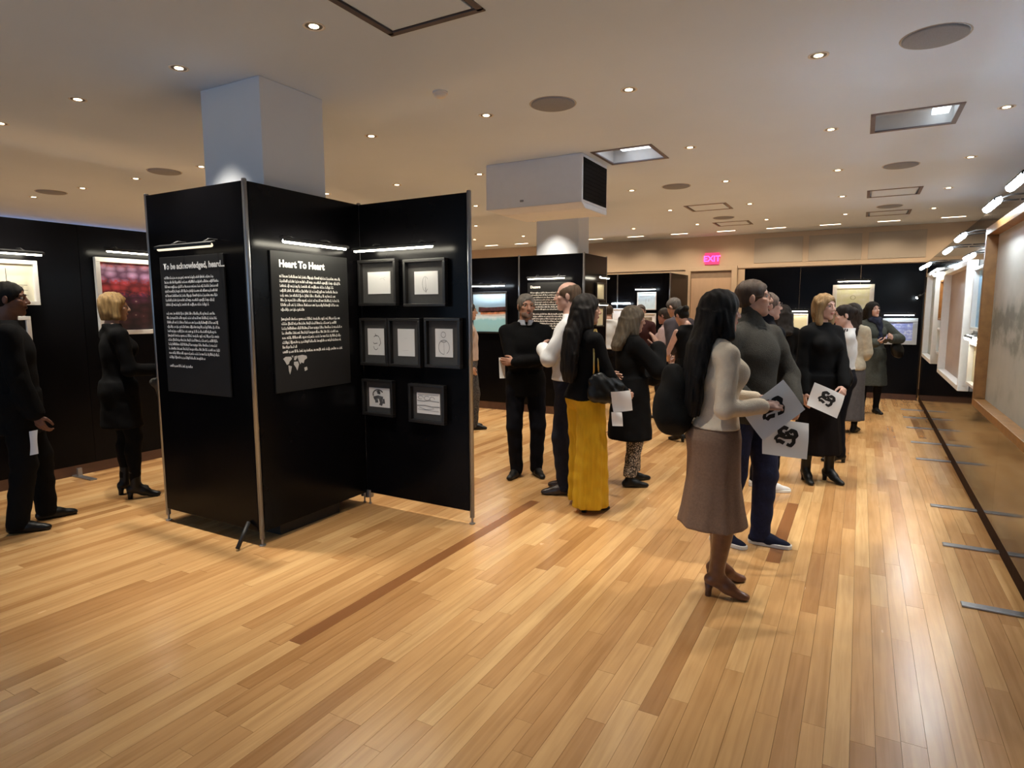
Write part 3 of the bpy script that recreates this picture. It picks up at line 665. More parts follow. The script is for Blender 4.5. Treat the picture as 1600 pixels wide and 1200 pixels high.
lamp('bar lamp on the narrow side of the second kiosk, upper picture', (-3.582, 9.14, 2.09), PI / 2, .36, .12, LED_W, .9)
lamp('bar lamp on the narrow side of the second kiosk, lower picture', (-3.582, 9.2, 1.68), PI / 2, .36, .08, LED_W, .25)
# --- third kiosk
plan = [(PENCIL, [(.05, [(-.8, .55), (.85, .6)]), (.03, [(-.1, .3), (-.12, -.4)]), (.03, [(.25, .3), (.22, -.1)]), (.04, [(-.9, .62), (.4, .66)])])]
picture('pale blue glowing plan, topmost of three frames on the display left of the door', (-3.875, 12.683, 1.78), 0, .40, .36, .03, .02, FRAMEW, None, art=mat('pale blue sheet', (.62, .76, .84), .6), strokes=plan)
picture('white-mounted dark photograph, middle of three frames left of the door', (-3.875, 12.683, 1.37), 0, .40, .32, .03, .02, FRAMEW, mat('white mount', (.8, .8, .82), .7), .24, .16, A_SAND)
picture('cream-mounted sepia photograph, lowest of three frames left of the door', (-3.88, 12.683, .97), 0, .40, .34, .03, .02, FRAMEW, mat('cream mount', (.78, .73, .64), .7), .24, .18, A_SAND)
lamp('bar lamp with cool glow above the pale blue plan', (-3.87, 12.683, 2.02), 0, .42, .14, LED_C, 1.3)
lamp('very bright bar lamp on the display left of the pale blue plan', (-4.40, 12.683, 1.73), 0, .40, .10, LED_C, 1.6, hood=False)
picture('bright white sheet on the display left of the pale blue plan', (-4.40, 12.683, 1.45), 0, .42, .36, .03, .02, FRAMEW, None, art=PAPER)
# --- far right wall
yl = [(mat('olive stroke', (.45, .45, .25), .8), [(.05, arc(0, .1, .15, .2, 0, 360)), (.04, [(-.3, -.5), (.3, -.45)])])]
picture('white-framed yellow-green picture high on the far black wall', (-.145, 12.933, 1.79), 0, .66, .50, .03, .07, FRAMEW, None, art=A_YELL, strokes=yl)
lamp('bar lamp above the yellow-green picture on the far black wall', (-.145, 12.933, 2.10), 0, .5, .14, LED_W, 1.2)
picture('silver-framed violet-blue landscape low on the far black wall', (.60, 12.933, 1.21), 0, .54, .46, .035, .07, FRAMES, None, art=A_VIOL)
lamp('bar lamp above the violet-blue landscape on the far black wall', (.58, 12.933, 1.50), 0, .44, .14, LED_C, 1.3)
picture('small bright yellowish picture on the far black wall behind the blonde woman', (-1.0, 12.933, 1.37), 0, .28, .30, .03, .02, FRAMEW, None, art=A_LEMON)
lamp('small bar lamp above the small yellowish picture on the far wall', (-1.0, 12.933, 1.57), 0, .26, .12, LED_W, 1.3)
sp = thing('spot_lamp', 'tiny white spot lamp on an arm in the far right corner', 'lamp', (.87, 12.6, 1.83))
obj('head', MB().tube([(0, 0, 0), (-.05, .02, -.035)], [.024, .03], 10), BLACKM, sp, True)
obj('bulb', MB().lathe([(.0, -.02), (.018, -.012), (.022, .0), (.018, .012), (0, .02)], 12, (-.055, .02, -.04), cap=False), led_mat(LED_C, 60.), sp, True)
obj('arm', MB().tube([(0, 0, 0), (.05, .04, .05), (.06, .04, .3)], .007, 6), BLACKM, sp)

# --- right wall: pictures stand proud of the glossy panels and face the aisle
def rloc(y, z, off=0.): return (RX(y) - .002 - off, y, z)
def rpic(y0, y1, z0, z1, label, **kw):
    return picture(label, rloc((y0 + y1) / 2, (z0 + z1) / 2), -PI / 2 + RANG, y1 - y0, z1 - z0, **kw)
rpic(3.95, 5.92, .86, 2.20, 'huge gilt-framed ink mountain landscape, nearest picture on the right wall', dep=.085, fw=.055, fm=FRAMEG, art=A_INK, aw=1.96, ah=1.23)
rpic(6.86, 8.85, .86, 2.03, 'large pinkish canvas in a deep white frame, second big picture on the right wall', dep=.085, fw=.045, fm=FRAMEW, art=A_PINK)
rpic(9.85, 11.4, .88, 2.13, 'large grey-green canvas in a deep white frame, furthest on the right wall', dep=.085, fw=.05, fm=FRAMEW, art=A_GREY)
rpic(6.18, 6.70, 1.42, 1.95, 'narrow pale blue picture between the gilt landscape and the pinkish canvas', dep=.05, fw=.025, fm=FRAMEW, art=A_BLUE)
rpic(6.15, 6.66, .95, 1.32, 'glowing pale yellow picture below the blue one beside the gilt landscape', dep=.05, fw=.025, fm=FRAMEW, art=A_LEMON)
rpic(9.08, 9.68, 1.46, 1.96, 'amber picture between the pinkish and the grey-green canvas', dep=.05, fw=.025, fm=FRAMEG, art=A_ORNG)
rpic(9.05, 9.66, 1.04, 1.36, 'pale blue picture below the amber one on the right wall', dep=.05, fw=.025, fm=FRAMEW, art=A_BLUE)
def rlamp(y, z, ln, label, off=.17, col=(.78, .90, 1.0), s=1.):
    return lamp(label, rloc(y, z), -PI / 2 + RANG, ln, off, col, s * 1.7, True, .04, 'bar lamps along the right wall', .024)
rlamp(4.33, 2.28, .42, 'white bar lamp over the near part of the gilt landscape', .16, s=2.6)
rlamp(5.15, 2.27, .42, 'white bar lamp over the far part of the gilt landscape', .16, s=2.6)
rlamp(6.44, 2.03, .4, 'bar lamp over the narrow blue picture beside the gilt landscape', .12, LED_C, .7)
rlamp(6.55, 2.20, .42, 'white bar lamp before the near edge of the pinkish canvas', .18, s=1.7)
rlamp(7.55, 2.17, .42, 'white bar lamp over the pinkish canvas', .18, s=1.7)
rlamp(9.4, 2.03, .4, 'bar lamp over the amber picture on the right wall', .12, LED_W, 1.)
rlamp(9.62, 2.16, .4, 'white bar lamp before the near edge of the grey-green canvas', .2, LED_C, 1.4)
rlamp(10.6, 2.18, .5, 'white bar lamp over the grey-green canvas', .2, LED_C, 1.4)
rlamp(6.42, 1.355, .4, 'bar lamp over the glowing pale yellow picture', .07, LED_W, .6)

# ---------------------------------------------------------------- people: every figure is one skinned distance field, clothes are their own meshes
def smin(a, b, k):
    h = np.clip(.5 + .5 * (a - b) / k, 0, 1)
    return a * (1 - h) + b * h - k * h * (1 - h)
def axis(lo, hi, step, fine=()):
    out = [lo]; x = lo
    while x < hi:
        s = step
        for a, b, f in fine:
            if a - step < x < b: s = min(s, f)
        x += s; out.append(x)
    return np.array(out, np.float32)
def cone(a, b, ra, rb, k=.02): return ('c', np.array(a, float), np.array(b, float), ra, rb, k)
def ell(c, r, m=None, k=.02): return ('e', np.array(c, float), np.array(r, float), None if m is None else np.array(m, float), k)
def prof(rows, k=.02, n=0, amp=0., ph=0.): return ('p', np.array(rows, float), k, n, amp, ph)      # rows: z, cx, cy, rx, ry
def bounds(p):
    if p[0] == 'c': r = max(p[3], p[4]); return np.minimum(p[1], p[2]) - r, np.maximum(p[1], p[2]) + r
    if p[0] == 'e': r = p[2].max(); return p[1] - r, p[1] + r
    q = p[1]; lo = np.array([(q[:, 1] - q[:, 3]).min(), (q[:, 2] - q[:, 4]).min(), q[:, 0].min()]); hi = np.array([(q[:, 1] + q[:, 3]).max(), (q[:, 2] + q[:, 4]).max(), q[:, 0].max()])
    return lo - .05, hi + .05
def evalp(p, X, Y, Z):
    if p[0] == 'c':
        a, d = p[1], p[2] - p[1]; L = max(d @ d, 1e-9)
        t = np.clip(((X - a[0]) * d[0] + (Y - a[1]) * d[1] + (Z - a[2]) * d[2]) / L, 0, 1)
        return np.sqrt((X - a[0] - t * d[0]) ** 2 + (Y - a[1] - t * d[1]) ** 2 + (Z - a[2] - t * d[2]) ** 2) - (p[3] + (p[4] - p[3]) * t)
    if p[0] == 'e':
        x, y, z = X - p[1][0], Y - p[1][1], Z - p[1][2]
        if p[3] is not None:
            m = p[3]; x, y, z = m[0, 0] * x + m[1, 0] * y + m[2, 0] * z, m[0, 1] * x + m[1, 1] * y + m[2, 1] * z, m[0, 2] * x + m[1, 2] * y + m[2, 2] * z
        r = p[2]; k0 = np.sqrt((x / r[0]) ** 2 + (y / r[1]) ** 2 + (z / r[2]) ** 2); k1 = np.sqrt((x / r[0] ** 2) ** 2 + (y / r[1] ** 2) ** 2 + (z / r[2] ** 2) ** 2)
        return k0 * (k0 - 1) / np.maximum(k1, 1e-6)
    q = p[1]; zz = Z.ravel(); o = np.argsort(q[:, 0]); q = q[o]
    f = [np.interp(zz, q[:, 0], q[:, i]).reshape(Z.shape) for i in (1, 2, 3, 4)]
    x, y = (X - f[0]) / f[2], (Y - f[1]) / f[3]; rr = np.sqrt(x * x + y * y)
    if p[3]:
        th = np.arctan2(y, x); s = np.clip((q[-1, 0] - Z) / max(.01, q[-1, 0] - q[0, 0]), 0, 1)
        rr = rr - p[4] * s * (np.sin(p[3] * th + p[5] + 2 * Z) * .7 + .5 * np.sin((p[3] * 1.7) * th + 1.3))
    d = (rr - 1) * np.minimum(f[2], f[3])
    return np.maximum(d, np.maximum(Z - q[-1, 0], q[0, 0] - Z))
def field(prims, ax, cuts=(), noise=None):
    xs, ys, zs = ax; d = np.full((len(xs), len(ys), len(zs)), 5., np.float32)
    def sl(p, k):
        lo, hi = bounds(p); m = k + .03
        r = []
        for a, l, h in zip(ax, lo, hi): r.append(slice(max(0, np.searchsorted(a, l - m) - 1), np.searchsorted(a, h + m) + 1))
        return tuple(r)
    def grids(s): return xs[s[0]][:, None, None], ys[s[1]][None, :, None], zs[s[2]][None, None, :]
    for p in prims:
        k = p[2] if p[0] == 'p' else p[-1]; s = sl(p, k)
        if d[s].size: d[s] = smin(d[s], evalp(p, *grids(s)).astype(np.float32), k)
    X, Y, Z = xs[:, None, None], ys[None, :, None], zs[None, None, :]
    if noise:
        amp, fx, fz, ph = noise
        d = d + amp * (np.sin(fx * X + 1.7 * np.sin(fz * .6 * Z + ph) + ph) * np.sin(fz * Z + 2.2 * np.sin(fx * Y * .7 + ph)) + .6 * np.sin(fx * 1.9 * Y + fz * 1.6 * Z + ph * 2)).astype(np.float32)
    for c in cuts:
        if c[0] == 'plane': n, o = np.array(c[1], float), np.array(c[2], float); d = np.maximum(d, (n[0] * (X - o[0]) + n[1] * (Y - o[1]) + n[2] * (Z - o[2])).astype(np.float32))
        else:
            s = sl(c[1], .03); v = evalp(c[1], *grids(s)).astype(np.float32); d[s] = -smin(-d[s], v, c[2])
    d[0] = d[-1] = 1; d[:, 0] = d[:, -1] = 1; d[:, :, 0] = d[:, :, -1] = 1
    return d
def nets(d, ax):
    xs, ys, zs = ax; s = d < 0; nx, ny, nz = d.shape
    cnt = np.zeros((nx - 1, ny - 1, nz - 1), np.uint8)
    for i in (0, 1):
        for j in (0, 1):
            for k in (0, 1): cnt += s[i:nx - 1 + i, j:ny - 1 + j, k:nz - 1 + k]
    act = (cnt > 0) & (cnt < 8); I = np.argwhere(act); n = len(I); vid = np.full(act.shape, -1, np.int32); vid[act] = np.arange(n)
    acc = np.zeros((n, 3)); num = np.zeros(n); C = [(a, b, c) for a in (0, 1) for b in (0, 1) for c in (0, 1)]
    val = {c: d[I[:, 0] + c[0], I[:, 1] + c[1], I[:, 2] + c[2]] for c in C}
    pos = {c: np.stack([xs[I[:, 0] + c[0]], ys[I[:, 1] + c[1]], zs[I[:, 2] + c[2]]], 1) for c in C}
    for c in C:
        for a in range(3):
            if c[a] == 0:
                e = list(c); e[a] = 1; e = tuple(e); v0, v1 = val[c], val[e]; m = (v0 < 0) != (v1 < 0)
                t = (v0[m] / (v0[m] - v1[m]))[:, None]; acc[m] += pos[c][m] * (1 - t) + pos[e][m] * t; num[m] += 1
    V = acc / np.maximum(num, 1)[:, None]; F = []
    for a in range(3):
        b, c = (a + 1) % 3, (a + 2) % 3
        s0 = np.take(s, range(0, d.shape[a] - 1), a); s1 = np.take(s, range(1, d.shape[a]), a); E = np.argwhere(s0 != s1)
        E = E[(E[:, b] > 0) & (E[:, c] > 0) & (E[:, b] < d.shape[b] - 1) & (E[:, c] < d.shape[c] - 1)]
        ins = s[E[:, 0], E[:, 1], E[:, 2]]; q = []
        for ob, oc in ((1, 1), (0, 1), (0, 0), (1, 0)):
            g = E.copy(); g[:, b] -= ob; g[:, c] -= oc; q.append(vid[g[:, 0], g[:, 1], g[:, 2]])
        q = np.stack(q, 1); q[~ins] = q[~ins][:, ::-1]; F.append(q)
    return V, np.concatenate(F)
def net_obj(name, prims, m, parent, step=.012, cuts=(), noise=None, fine=None, pad=.04):
    lo = np.min([bounds(p)[0] for p in prims], 0) - pad; hi = np.max([bounds(p)[1] for p in prims], 0) + pad
    fine = fine or ((), (), ())
    ax = [axis(lo[i], hi[i], step, fine[i]) for i in range(3)]
    V, F = nets(field(prims, ax, cuts, noise), ax)
    me = bpy.data.meshes.new(name); me.vertices.add(len(V)); me.vertices.foreach_set('co', V.astype(np.float32).ravel())
    me.loops.add(F.size); me.loops.foreach_set('vertex_index', F.ravel().astype(np.int32)); me.polygons.add(len(F))
    me.polygons.foreach_set('loop_start', np.arange(0, F.size, 4, dtype=np.int32)); me.polygons.foreach_set('loop_total', np.full(len(F), 4, np.int32))
    me.update(calc_edges=True); me.validate()
    me.polygons.foreach_set('use_smooth', np.ones(len(me.polygons), bool))
    return link(name, me, m, parent), V, F
def rotm(yaw=0, pitch=0, roll=0):     # yaw to the left, pitch up, roll to the right
    return np.array((Matrix.Rotation(R(yaw), 3, 'Z') @ Matrix.Rotation(R(pitch), 3, 'X') @ Matrix.Rotation(R(roll), 3, 'Y')))
def ik(a, t, l1, l2, pole):
    a, t, pole = np.array(a, float), np.array(t, float), np.array(pole, float); v = t - a; D = np.linalg.norm(v); u = v / D
    if D > (l1 + l2) * .995: D = (l1 + l2) * .995; t = a + u * D
    c = (l1 * l1 + D * D - l2 * l2) / (2 * D); h = math.sqrt(max(0, l1 * l1 - c * c)); p = pole - u * (pole @ u); p /= max(1e-6, np.linalg.norm(p))
    return a + u * c + p * h, t
def unit(v): v = np.array(v, float); return v / max(1e-9, np.linalg.norm(v))

def cloth(name, col, rough=.85, var=.12, scale=30, bump=.25, bscale=220, stretch=(1, 1, 1), spec=.25): return mat(name, col, rough, 0, spec, var, scale, bump, bscale, stretch=stretch)
LIP = {}
def skin(col):
    k = tuple(round(c, 3) for c in col)
    if k not in LIP:
        n = len(LIP)
        LIP[k] = (mat('skin %d' % n, col, .5, var=.07, scale=14, spec=.35), mat('lips %d' % n, (col[0] * .82, col[1] * .5, col[2] * .5), .4, var=.05))
    return LIP[k]
HAIRM = {}
def hairm(col):
    k = tuple(col)
    if k not in HAIRM: HAIRM[k] = mat('hair %d' % len(HAIRM), col, .48, spec=.18 if col[0] < .03 else .4, var=.35, scale=9, bump=.5, bscale=60, stretch=(9, 9, 1.2))
    return HAIRM[k]
EYEW = mat('eye white', (.42, .39, .36), .3); EYED = mat('dark iris', (.03, .02, .015), .15); GLASSF = mat('spectacle frame', (.10, .08, .07), .3, .5)

def person(label, pos, facing, Ht, female=False, heel=0., lean=0., twist=0., head=(0, 0, 0), feet=((-.09, 0, 8), (.09, 0, -8)), armL=None, armR=None, skinc=(.50, .30, .21),
           hair=('short', (.03, .02, .015)), top=None, bottom=None, shoe=None, face=True, lod=1., bulk=1., beard=None, glasses=False, extra=None, gaze=True):
    """local axes: x to the person's right, y forward, z up. facing: degrees in the plan, 0 = picture right, 90 = away from the viewer."""
    t = thing('person', label, 'person', (pos[0], pos[1], 0), R(29.1 + facing - 90))
    h = Ht - heel; s = h / 1.75; up = rotm(0, -lean)                                   # lean forward
    P = np.array([0, 0, .53 * h + heel])
    def tor(x, y, z, tw=1.):  # a torso point in fractions of h above the pelvis
        v = np.array([x, y, z - .53]) * h
        a = R(twist) * tw * min(1, max(0, (z - .53) / .28)); v = np.array([v[0] * math.cos(a) - v[1] * math.sin(a), v[0] * math.sin(a) + v[1] * math.cos(a), v[2]])
        return P + up @ v
    wS = (.095 if female else .108) * bulk ** .4
    SL, SR = tor(-wS, -.006, .797), tor(wS, -.006, .797)
    hw = .052
    J = {}
    for sd, f in ((-1, feet[0]), (1, feet[1])):
        hip = np.array([sd * hw * h, 0, .510 * h + heel]); fy = R(f[2]); fd = np.array([-math.sin(fy), math.cos(fy), 0])
        lift = f[3] if len(f) > 3 else 0
        ank = np.array([f[0], f[1], .048 * h + heel + lift]); kn, ank = ik(hip, ank, .2345 * h, .2265 * h, fd * 1.0 + np.array([sd * .15, 0, 0]))
        J[sd] = (hip, kn, ank, fd, lift)
    A = {}
    for sd, sh, a in ((-1, SL, armL), (1, SR, armR)):
        a = dict(a or {})
        wr = a.get('w', (sd * .15 * h, .03 * h, .475 * h + heel)); el, wr = ik(sh, wr, .172 * h, .150 * h, a.get('pole', (sd * .35, -1, -.2)))
        fdir = unit(wr - el); A[sd] = (sh, el, wr, unit(a.get('d', fdir)), unit(a.get('n', (-sd, 0, 0))), a.get('curl', 18.), a)
    hr = rotm(*head); HN = up @ hr if abs(lean) < 12 else rotm(head[0], -lean * .5 + head[1], head[2])
    nb = tor(0, -.012, .835); hc = nb + up @ np.array([0, .006, 0]) * h + HN @ np.array([0, .012, .098]) * h
    hs = (h / 1.75) ** .6 * .985
    def hd(x, y, z): return hc + HN @ (np.array([x, y, z]) * hs)
    # ---- the body
    B = []
    w = .92 if female else 1.
    def torso(inf=0., k=.03, legs=True):
        q = [ell(tor(0, -.004, .53), np.array([(.102 if female else .096) * bulk, .068 * bulk, .078]) * h + inf, up, k), ell(tor(0, 0, .61), np.array([(.076 if female else .088) * bulk, (.056 if female else .064) * bulk, .10]) * h + inf, up, k),
             ell(tor(0, 0, .715), np.array([(.084 if female else .098) * bulk, .064 * bulk, .11]) * h + inf, up, k), cone(tor(-wS * .84, -.006, .784), tor(wS * .84, -.006, .784), .036 * h * w + inf, .036 * h * w + inf, k),
             cone(tor(-wS * .72, -.012, .800), tor(0, -.014, .848), .028 * h * w + inf, .030 * h * w + inf, k), cone(tor(wS * .72, -.012, .800), tor(0, -.014, .848), .028 * h * w + inf, .030 * h * w + inf, k)]
        if female: q += [ell(tor(sd * .042, .044, .730), np.array([.036, .033, .038]) * h + inf, None, k) for sd in (-1, 1)]
        q += [ell(tor(sd * .042, -.026, .512), np.array([.052, .048, .055]) * h + inf, None, k) for sd in (-1, 1)]
        return q
    def arms(inf=0., upto=1., k=.02, wid=0., sides=(-1, 1)):
        q = []
        for sd in sides:
            sh, el, wr = A[sd][:3]; e2 = el + (wr - el) * min(1, upto)
            u = .85 if female else 1.; q += [cone(sh, el, .0315 * h * u + inf, .0240 * h * u + inf + wid * .5, k), cone(el, e2, .0240 * h * u + inf + wid * .5, .0165 * h * u + inf + wid, k)]
        return q
    def legs(inf=0., k=.02, knee=0., hem=0., upto=1.):
        q = []
        for sd in (-1, 1):
            hip, kn, an, fd, _ = J[sd]; e = kn + (an - kn) * upto
            q += [cone(hip + np.array([sd * .004, 0, -.01]), kn, (.054 if female else .051) * h + inf, .033 * h + inf + knee, k), cone(kn, e, .033 * h + inf + knee, .020 * h + inf + hem, k)]
            if hem < .01: q.append(ell(kn + (an - kn) * .32 - fd * .014 * h, np.array([.027, .028, .075]) * h + inf, None, k))
        return q
    cov = -.007 if bottom else 0.
    B += torso(-.006) + arms(-.002) + legs(cov)
    B.append(cone(tor(0, -.012, .83), hd(0, -.018, -.05), .034 * h * (.86 if female else 1.02), .031 * h * (.84 if female else 1.0), .02))
    for sd in (-1, 1):
        hip, kn, an, fd, _ = J[sd]; B.append(cone(an - np.array([0, 0, .02]), an + fd * .1 * s - np.array([0, 0, max(.0, an[2] - .034)]), .022 * s, .018 * s, .01))
    kf = .012 * hs
    def he(c, r, k=kf): return ell(hd(*c), np.array(r) * hs, HN, k)
    def hcn(a, b, ra, rb, k=kf): return cone(hd(*a), hd(*b), ra * hs, rb * hs, k)
    B += [he((0, -.014, .036), (.075, .096, .082), .02), he((0, .028, -.03), (.056, .064, .078), .02), he((0, .066, -.094), (.021, .018, .018), .02), hcn((-.044, .0, -.06), (0, .058, -.098), .018, .016, .02), hcn((.044, .0, -.06), (0, .058, -.098), .018, .016, .02)]
    lipv = None
    if face:
        B += [hcn((-.042, .070, .028), (-.012, .083, .026), .010, .010), hcn((.042, .070, .028), (.012, .083, .026), .010, .010), he((-.040, .058, -.014), (.020, .020, .016)), he((.040, .058, -.014), (.020, .020, .016)),
              hcn((0, .086, .018), (0, .106, -.024), .0075, .0125, .006), he((-.011, .095, -.028), (.009, .010, .008), .005), he((.011, .095, -.028), (.009, .010, .008), .005),
              he((0, .088, -.054), (.021, .010, .0055), .004), he((0, .087, -.063), (.019, .010, .006), .004)]
    for sd in (-1, 1):
        e = rotm(0, -8, 0); B.append(ell(hd(sd * .077, -.014, -.004), np.array([.010, .019, .031]) * hs, HN @ rotm(sd * -22, 0, 0) @ e, .006))
    cuts = []
    if face: cuts = [('sub', he((sd * .031, .094, .010), (.017, .017, .011)), .006) for sd in (-1, 1)]
    # hands
    fine = [[], [], []]
    for sd in (-1, 1):
        sh, el, wr, d, n, curl, a = A[sd]; sv = unit(np.cross(d, n)) * (1 if sd > 0 else 1); n = unit(np.cross(sv, d)); th = -1 if (np.dot(np.cross(d, n), np.array([1., 0, 0])) * 0 + sd) > 0 else 1
        # thumb side: for a right hand, palm normal n and fingers d, the thumb lies at n x d ... chosen so that the thumb points forward/up in a natural pose
        thv = unit(np.cross(n, d)) * (-sd)
        q = s
        B.append(cone(wr, wr + d * .05 * q, .0175 * q, .019 * q, .012))
        base = []
        for i, (off, ln) in enumerate(((.030, .082), (.010, .088), (-.010, .083), (-.028, .068))):
            k0 = wr + d * (.090 - .006 * abs(i - 1)) * q + thv * off * q; B.append(cone(wr + d * .02 * q + thv * off * .5 * q, k0, .0135 * q, .0105 * q, .010))
            p = k0; ang = 0
            for j, fr_ in enumerate((.45, .32, .23)):
                ang += curl * (.8 if j == 0 else 1.1) + i * 1.5; dr_ = d * math.cos(R(ang)) + n * math.sin(R(ang)); p2 = p + dr_ * ln * fr_ * q
                B.append(cone(p, p2, (.0095 - .001 * j) * q, (.0088 - .001 * j) * q, .003)); p = p2
        t0 = wr + d * .025 * q + thv * .018 * q; t1 = t0 + (d * .6 + thv * .65 + n * .35) * .045 * q; t2 = t1 + (d * .85 + thv * .15 + n * .5) * .034 * q; t3 = t2 + (d * .9 - thv * .05 + n * .45) * .026 * q
        B += [cone(t0, t1, .0135 * q, .0115 * q, .008), cone(t1, t2, .0105 * q, .0098 * q, .003), cone(t2, t3, .0095 * q, .008 * q, .003)]
        c = wr + d * .09 * q
        for i in range(3): fine[i].append((c[i] - .105 * q, c[i] + .105 * q, .0065 * lod))
    for i in range(3): fine[i].append((hc[i] - .13, hc[i] + .13, .0055 * lod if face else .009 * lod))
    sk, lip = skin(skinc)
    o, V, F = net_obj('body', B, [sk, lip], t, .016 * lod, cuts, None, fine)
    if face:
        c = V[F].mean(1); loc = (c - hc) @ HN / hs
        ml = (((loc[:, 0]) / .023) ** 2 + ((loc[:, 2] + .0585) / .0095) ** 2 < 1) & (loc[:, 1] > .078)
        o.data.polygons.foreach_set('material_index', ml.astype(np.int32))
        for sd in (-1, 1):
            c = Vector(hd(sd * .031, .0725, .010)); Rm = Matrix(HN.tolist()).to_4x4(); Rm.translation = c
            eb = MB().lathe([(.0005, .0115), (.0055, .0112), (.0072, .0098), (.0105, .005), (.0118, 0), (.0105, -.006)], 12, cap=False)
            me = eb.mesh('eye'); me.transform(Rm @ Matrix.Rotation(-PI / 2, 4, 'X') @ Matrix.Scale(hs, 4))
            e = link('eye', me, [EYEW, EYED], t, True)
            for i, pl in enumerate(me.polygons): pl.material_index = 1 if i < 24 else 0
            br = MB().tube([hd(sd * .014, .0915, .0275), hd(sd * .030, .0865, .034), hd(sd * .046, .069, .030)], [.0035, .0042, .002], 6)
            obj('eyebrow', br, hairm(tuple(c_ * .8 for c_ in hair[1])), t, True)
    # ---- hair
    st, hcol = hair[0], hair[1]; hp = {} if len(hair) < 3 else hair[2]
    Q = []; hcut = [('sub', he((0, .108, -.045), (.066, .082, .115)), .012)]
    cap = he((0, -.016, .040), (.083, .104, .088), .015)
    hn = (.0036 if st == 'bob' else .0024, 95., 22., len(label) * .7)
    if st == 'short': Q = [cap, he((0, -.045, -.005), (.072, .066, .065))]; hcut.append(('plane', -HN[:, 2], hd(0, 0, -.055)))
    elif st == 'bald': Q = [he((0, -.016, .036), (.081, .102, .086)), he((0, -.045, -.005), (.074, .066, .06))]; hcut += [('sub', he((0, .045, .10), (.070, .125, .075)), .01), ('plane', -HN[:, 2], hd(0, 0, -.055))]
    elif st == 'bob':
        L_ = hp.get('len', .15)
        Q = [he((0, -.016, .044), (.090, .108, .090)), he((0, -.045, -.04), (.088, .072, .09), .03)] + [hcn((sd * .070, .012, .03), (sd * .078, .008, -L_ + .03), .030, .032, .03) for sd in (-1, 1)] + [hcn((0, -.06, 0), (0, -.06, -L_ + .03), .06, .05, .03)]
        hcut.append(('plane', -HN[:, 2], hd(0, 0, -L_)))
    elif st == 'long':
        L_ = hp.get('len', .4); wd = hp.get('w', 1.); up_ = np.array([0, 0, 1.])
        Q = [he((0, -.018, .046), (.094 * wd, .112, .094)), he((0, -.045, -.04), (.094 * wd, .080, .09), .03)] + [hcn((sd * .072, .008, .03), (sd * .080 * wd, -.005, -.13), .031, .034, .03) for sd in (-1, 1)]
        zb = hc[2]; bk = hd(0, -.06, -.05); b2 = tor(0, -.075, .80); b3 = tor(0, -.085, .70)
        def py(z): return np.interp(z, [b3[2], b2[2], bk[2]], [b3[1], b2[1], bk[1]])
        rows = []
        for f_, rx in ((0, .094), (.3, .105), (.6, .112), (.85, .098), (1., .07)):
            z = zb - L_ * f_; rows.append((z, (bk[0] * (1 - f_) + b3[0] * f_), py(z) - .01, rx * wd * hs, (.046 if f_ < .1 else .066 if f_ < .35 else .052 if f_ < .9 else .035) * hs))
        Q.append(prof(rows, .07, 11, .07, 1.))
        if hp.get('front'):
            for sd in hp['front']: Q.append(cone(hd(sd * .085, .01, -.1), tor(sd * .075, .055, .70), .032 * hs, .022, .03))
    elif st == 'bun': Q = [he((0, -.016, .038), (.080, .101, .085)), he((0, -.05, -.01), (.070, .062, .06)), he((0, -.118, hp.get('z', .02)), (.042, .038, .042), .01)]; hcut.append(('plane', -HN[:, 2], hd(0, 0, -.06)))
    net_obj('hair', Q, hairm(hcol), t, .0075 * lod, hcut, hn)
    if beard: net_obj('beard', [he((0, .040, -.075), (.056, .056, .046), .01), he((0, .088, -.045), (.022, .012, .006), .006)], hairm(beard), t, .007 * lod, [('sub', he((0, .094, -.058), (.019, .02, .008)), .004), ('plane', HN[:, 2], hd(0, 0, -.040)), ('plane', -HN[:, 1], hd(0, .028, 0))], hn)
    if glasses:
        g = MB()
        for sd in (-1, 1):
            g.tube([hd(sd * .032 + .021 * math.cos(2 * PI * k / 16), .100 - abs(.021 * math.cos(2 * PI * k / 16) + sd * .0) * .1, .009 + .017 * math.sin(2 * PI * k / 16)) for k in range(17)], .0016, 5); g.tube([hd(sd * .053, .096, .013), hd(sd * .078, .05, .012), hd(sd * .081, -.01, .010)], .0016, 5)
        g.tube([hd(-.011, .103, .013), hd(0, .106, .016), hd(.011, .103, .013)], .0016, 5); obj('glasses', g, GLASSF, t, True)
    ctx = dict(t=t, h=h, s=s, tor=tor, hd=hd, J=J, A=A, torso=torso, arms=arms, legs=legs, P=P, up=up, HN=HN, hc=hc, lod=lod, heel=heel, SL=SL, SR=SR, bulk=bulk)
    stp = .012 * lod
    # ---- clothes
    if top:
        nm, m, hem, kw = top[0], top[1], top[2], (top[3] if len(top) > 3 else {})
        inf = kw.get('inf', .010); q = torso(inf, .03) + (arms(inf, kw.get('sl', .97), .022, kw.get('wid', 0.)) if kw.get('sleeves', True) else [])
        q = [p for p in q]
        if kw.get('skirt'): q.append(prof([(z, 0, cy, rx, ry) for z, cy, rx, ry in kw['skirt']], .04, kw.get('folds', 7), kw.get('famp', .03), 2.))
        nk = kw.get('neck', .852); c = [('plane', (0, 0, -1), (0, 0, hem)), ('plane', up[:, 2], tor(0, 0, nk))]
        if kw.get('turtle'):
            q.append(cone(tor(0, -.012, .82), hd(0, -.02, -.075), .036 * h, .0345 * h, .015)); c.pop()
        if kw.get('vneck'): c.append(('sub', ell(tor(0, .085, .845), np.array([.035, .06, .06]) * h, None, .01), .008))
        net_obj(nm, q, m, t, stp, c, (kw.get('fold', .0022), 21., 26., len(label)), None)
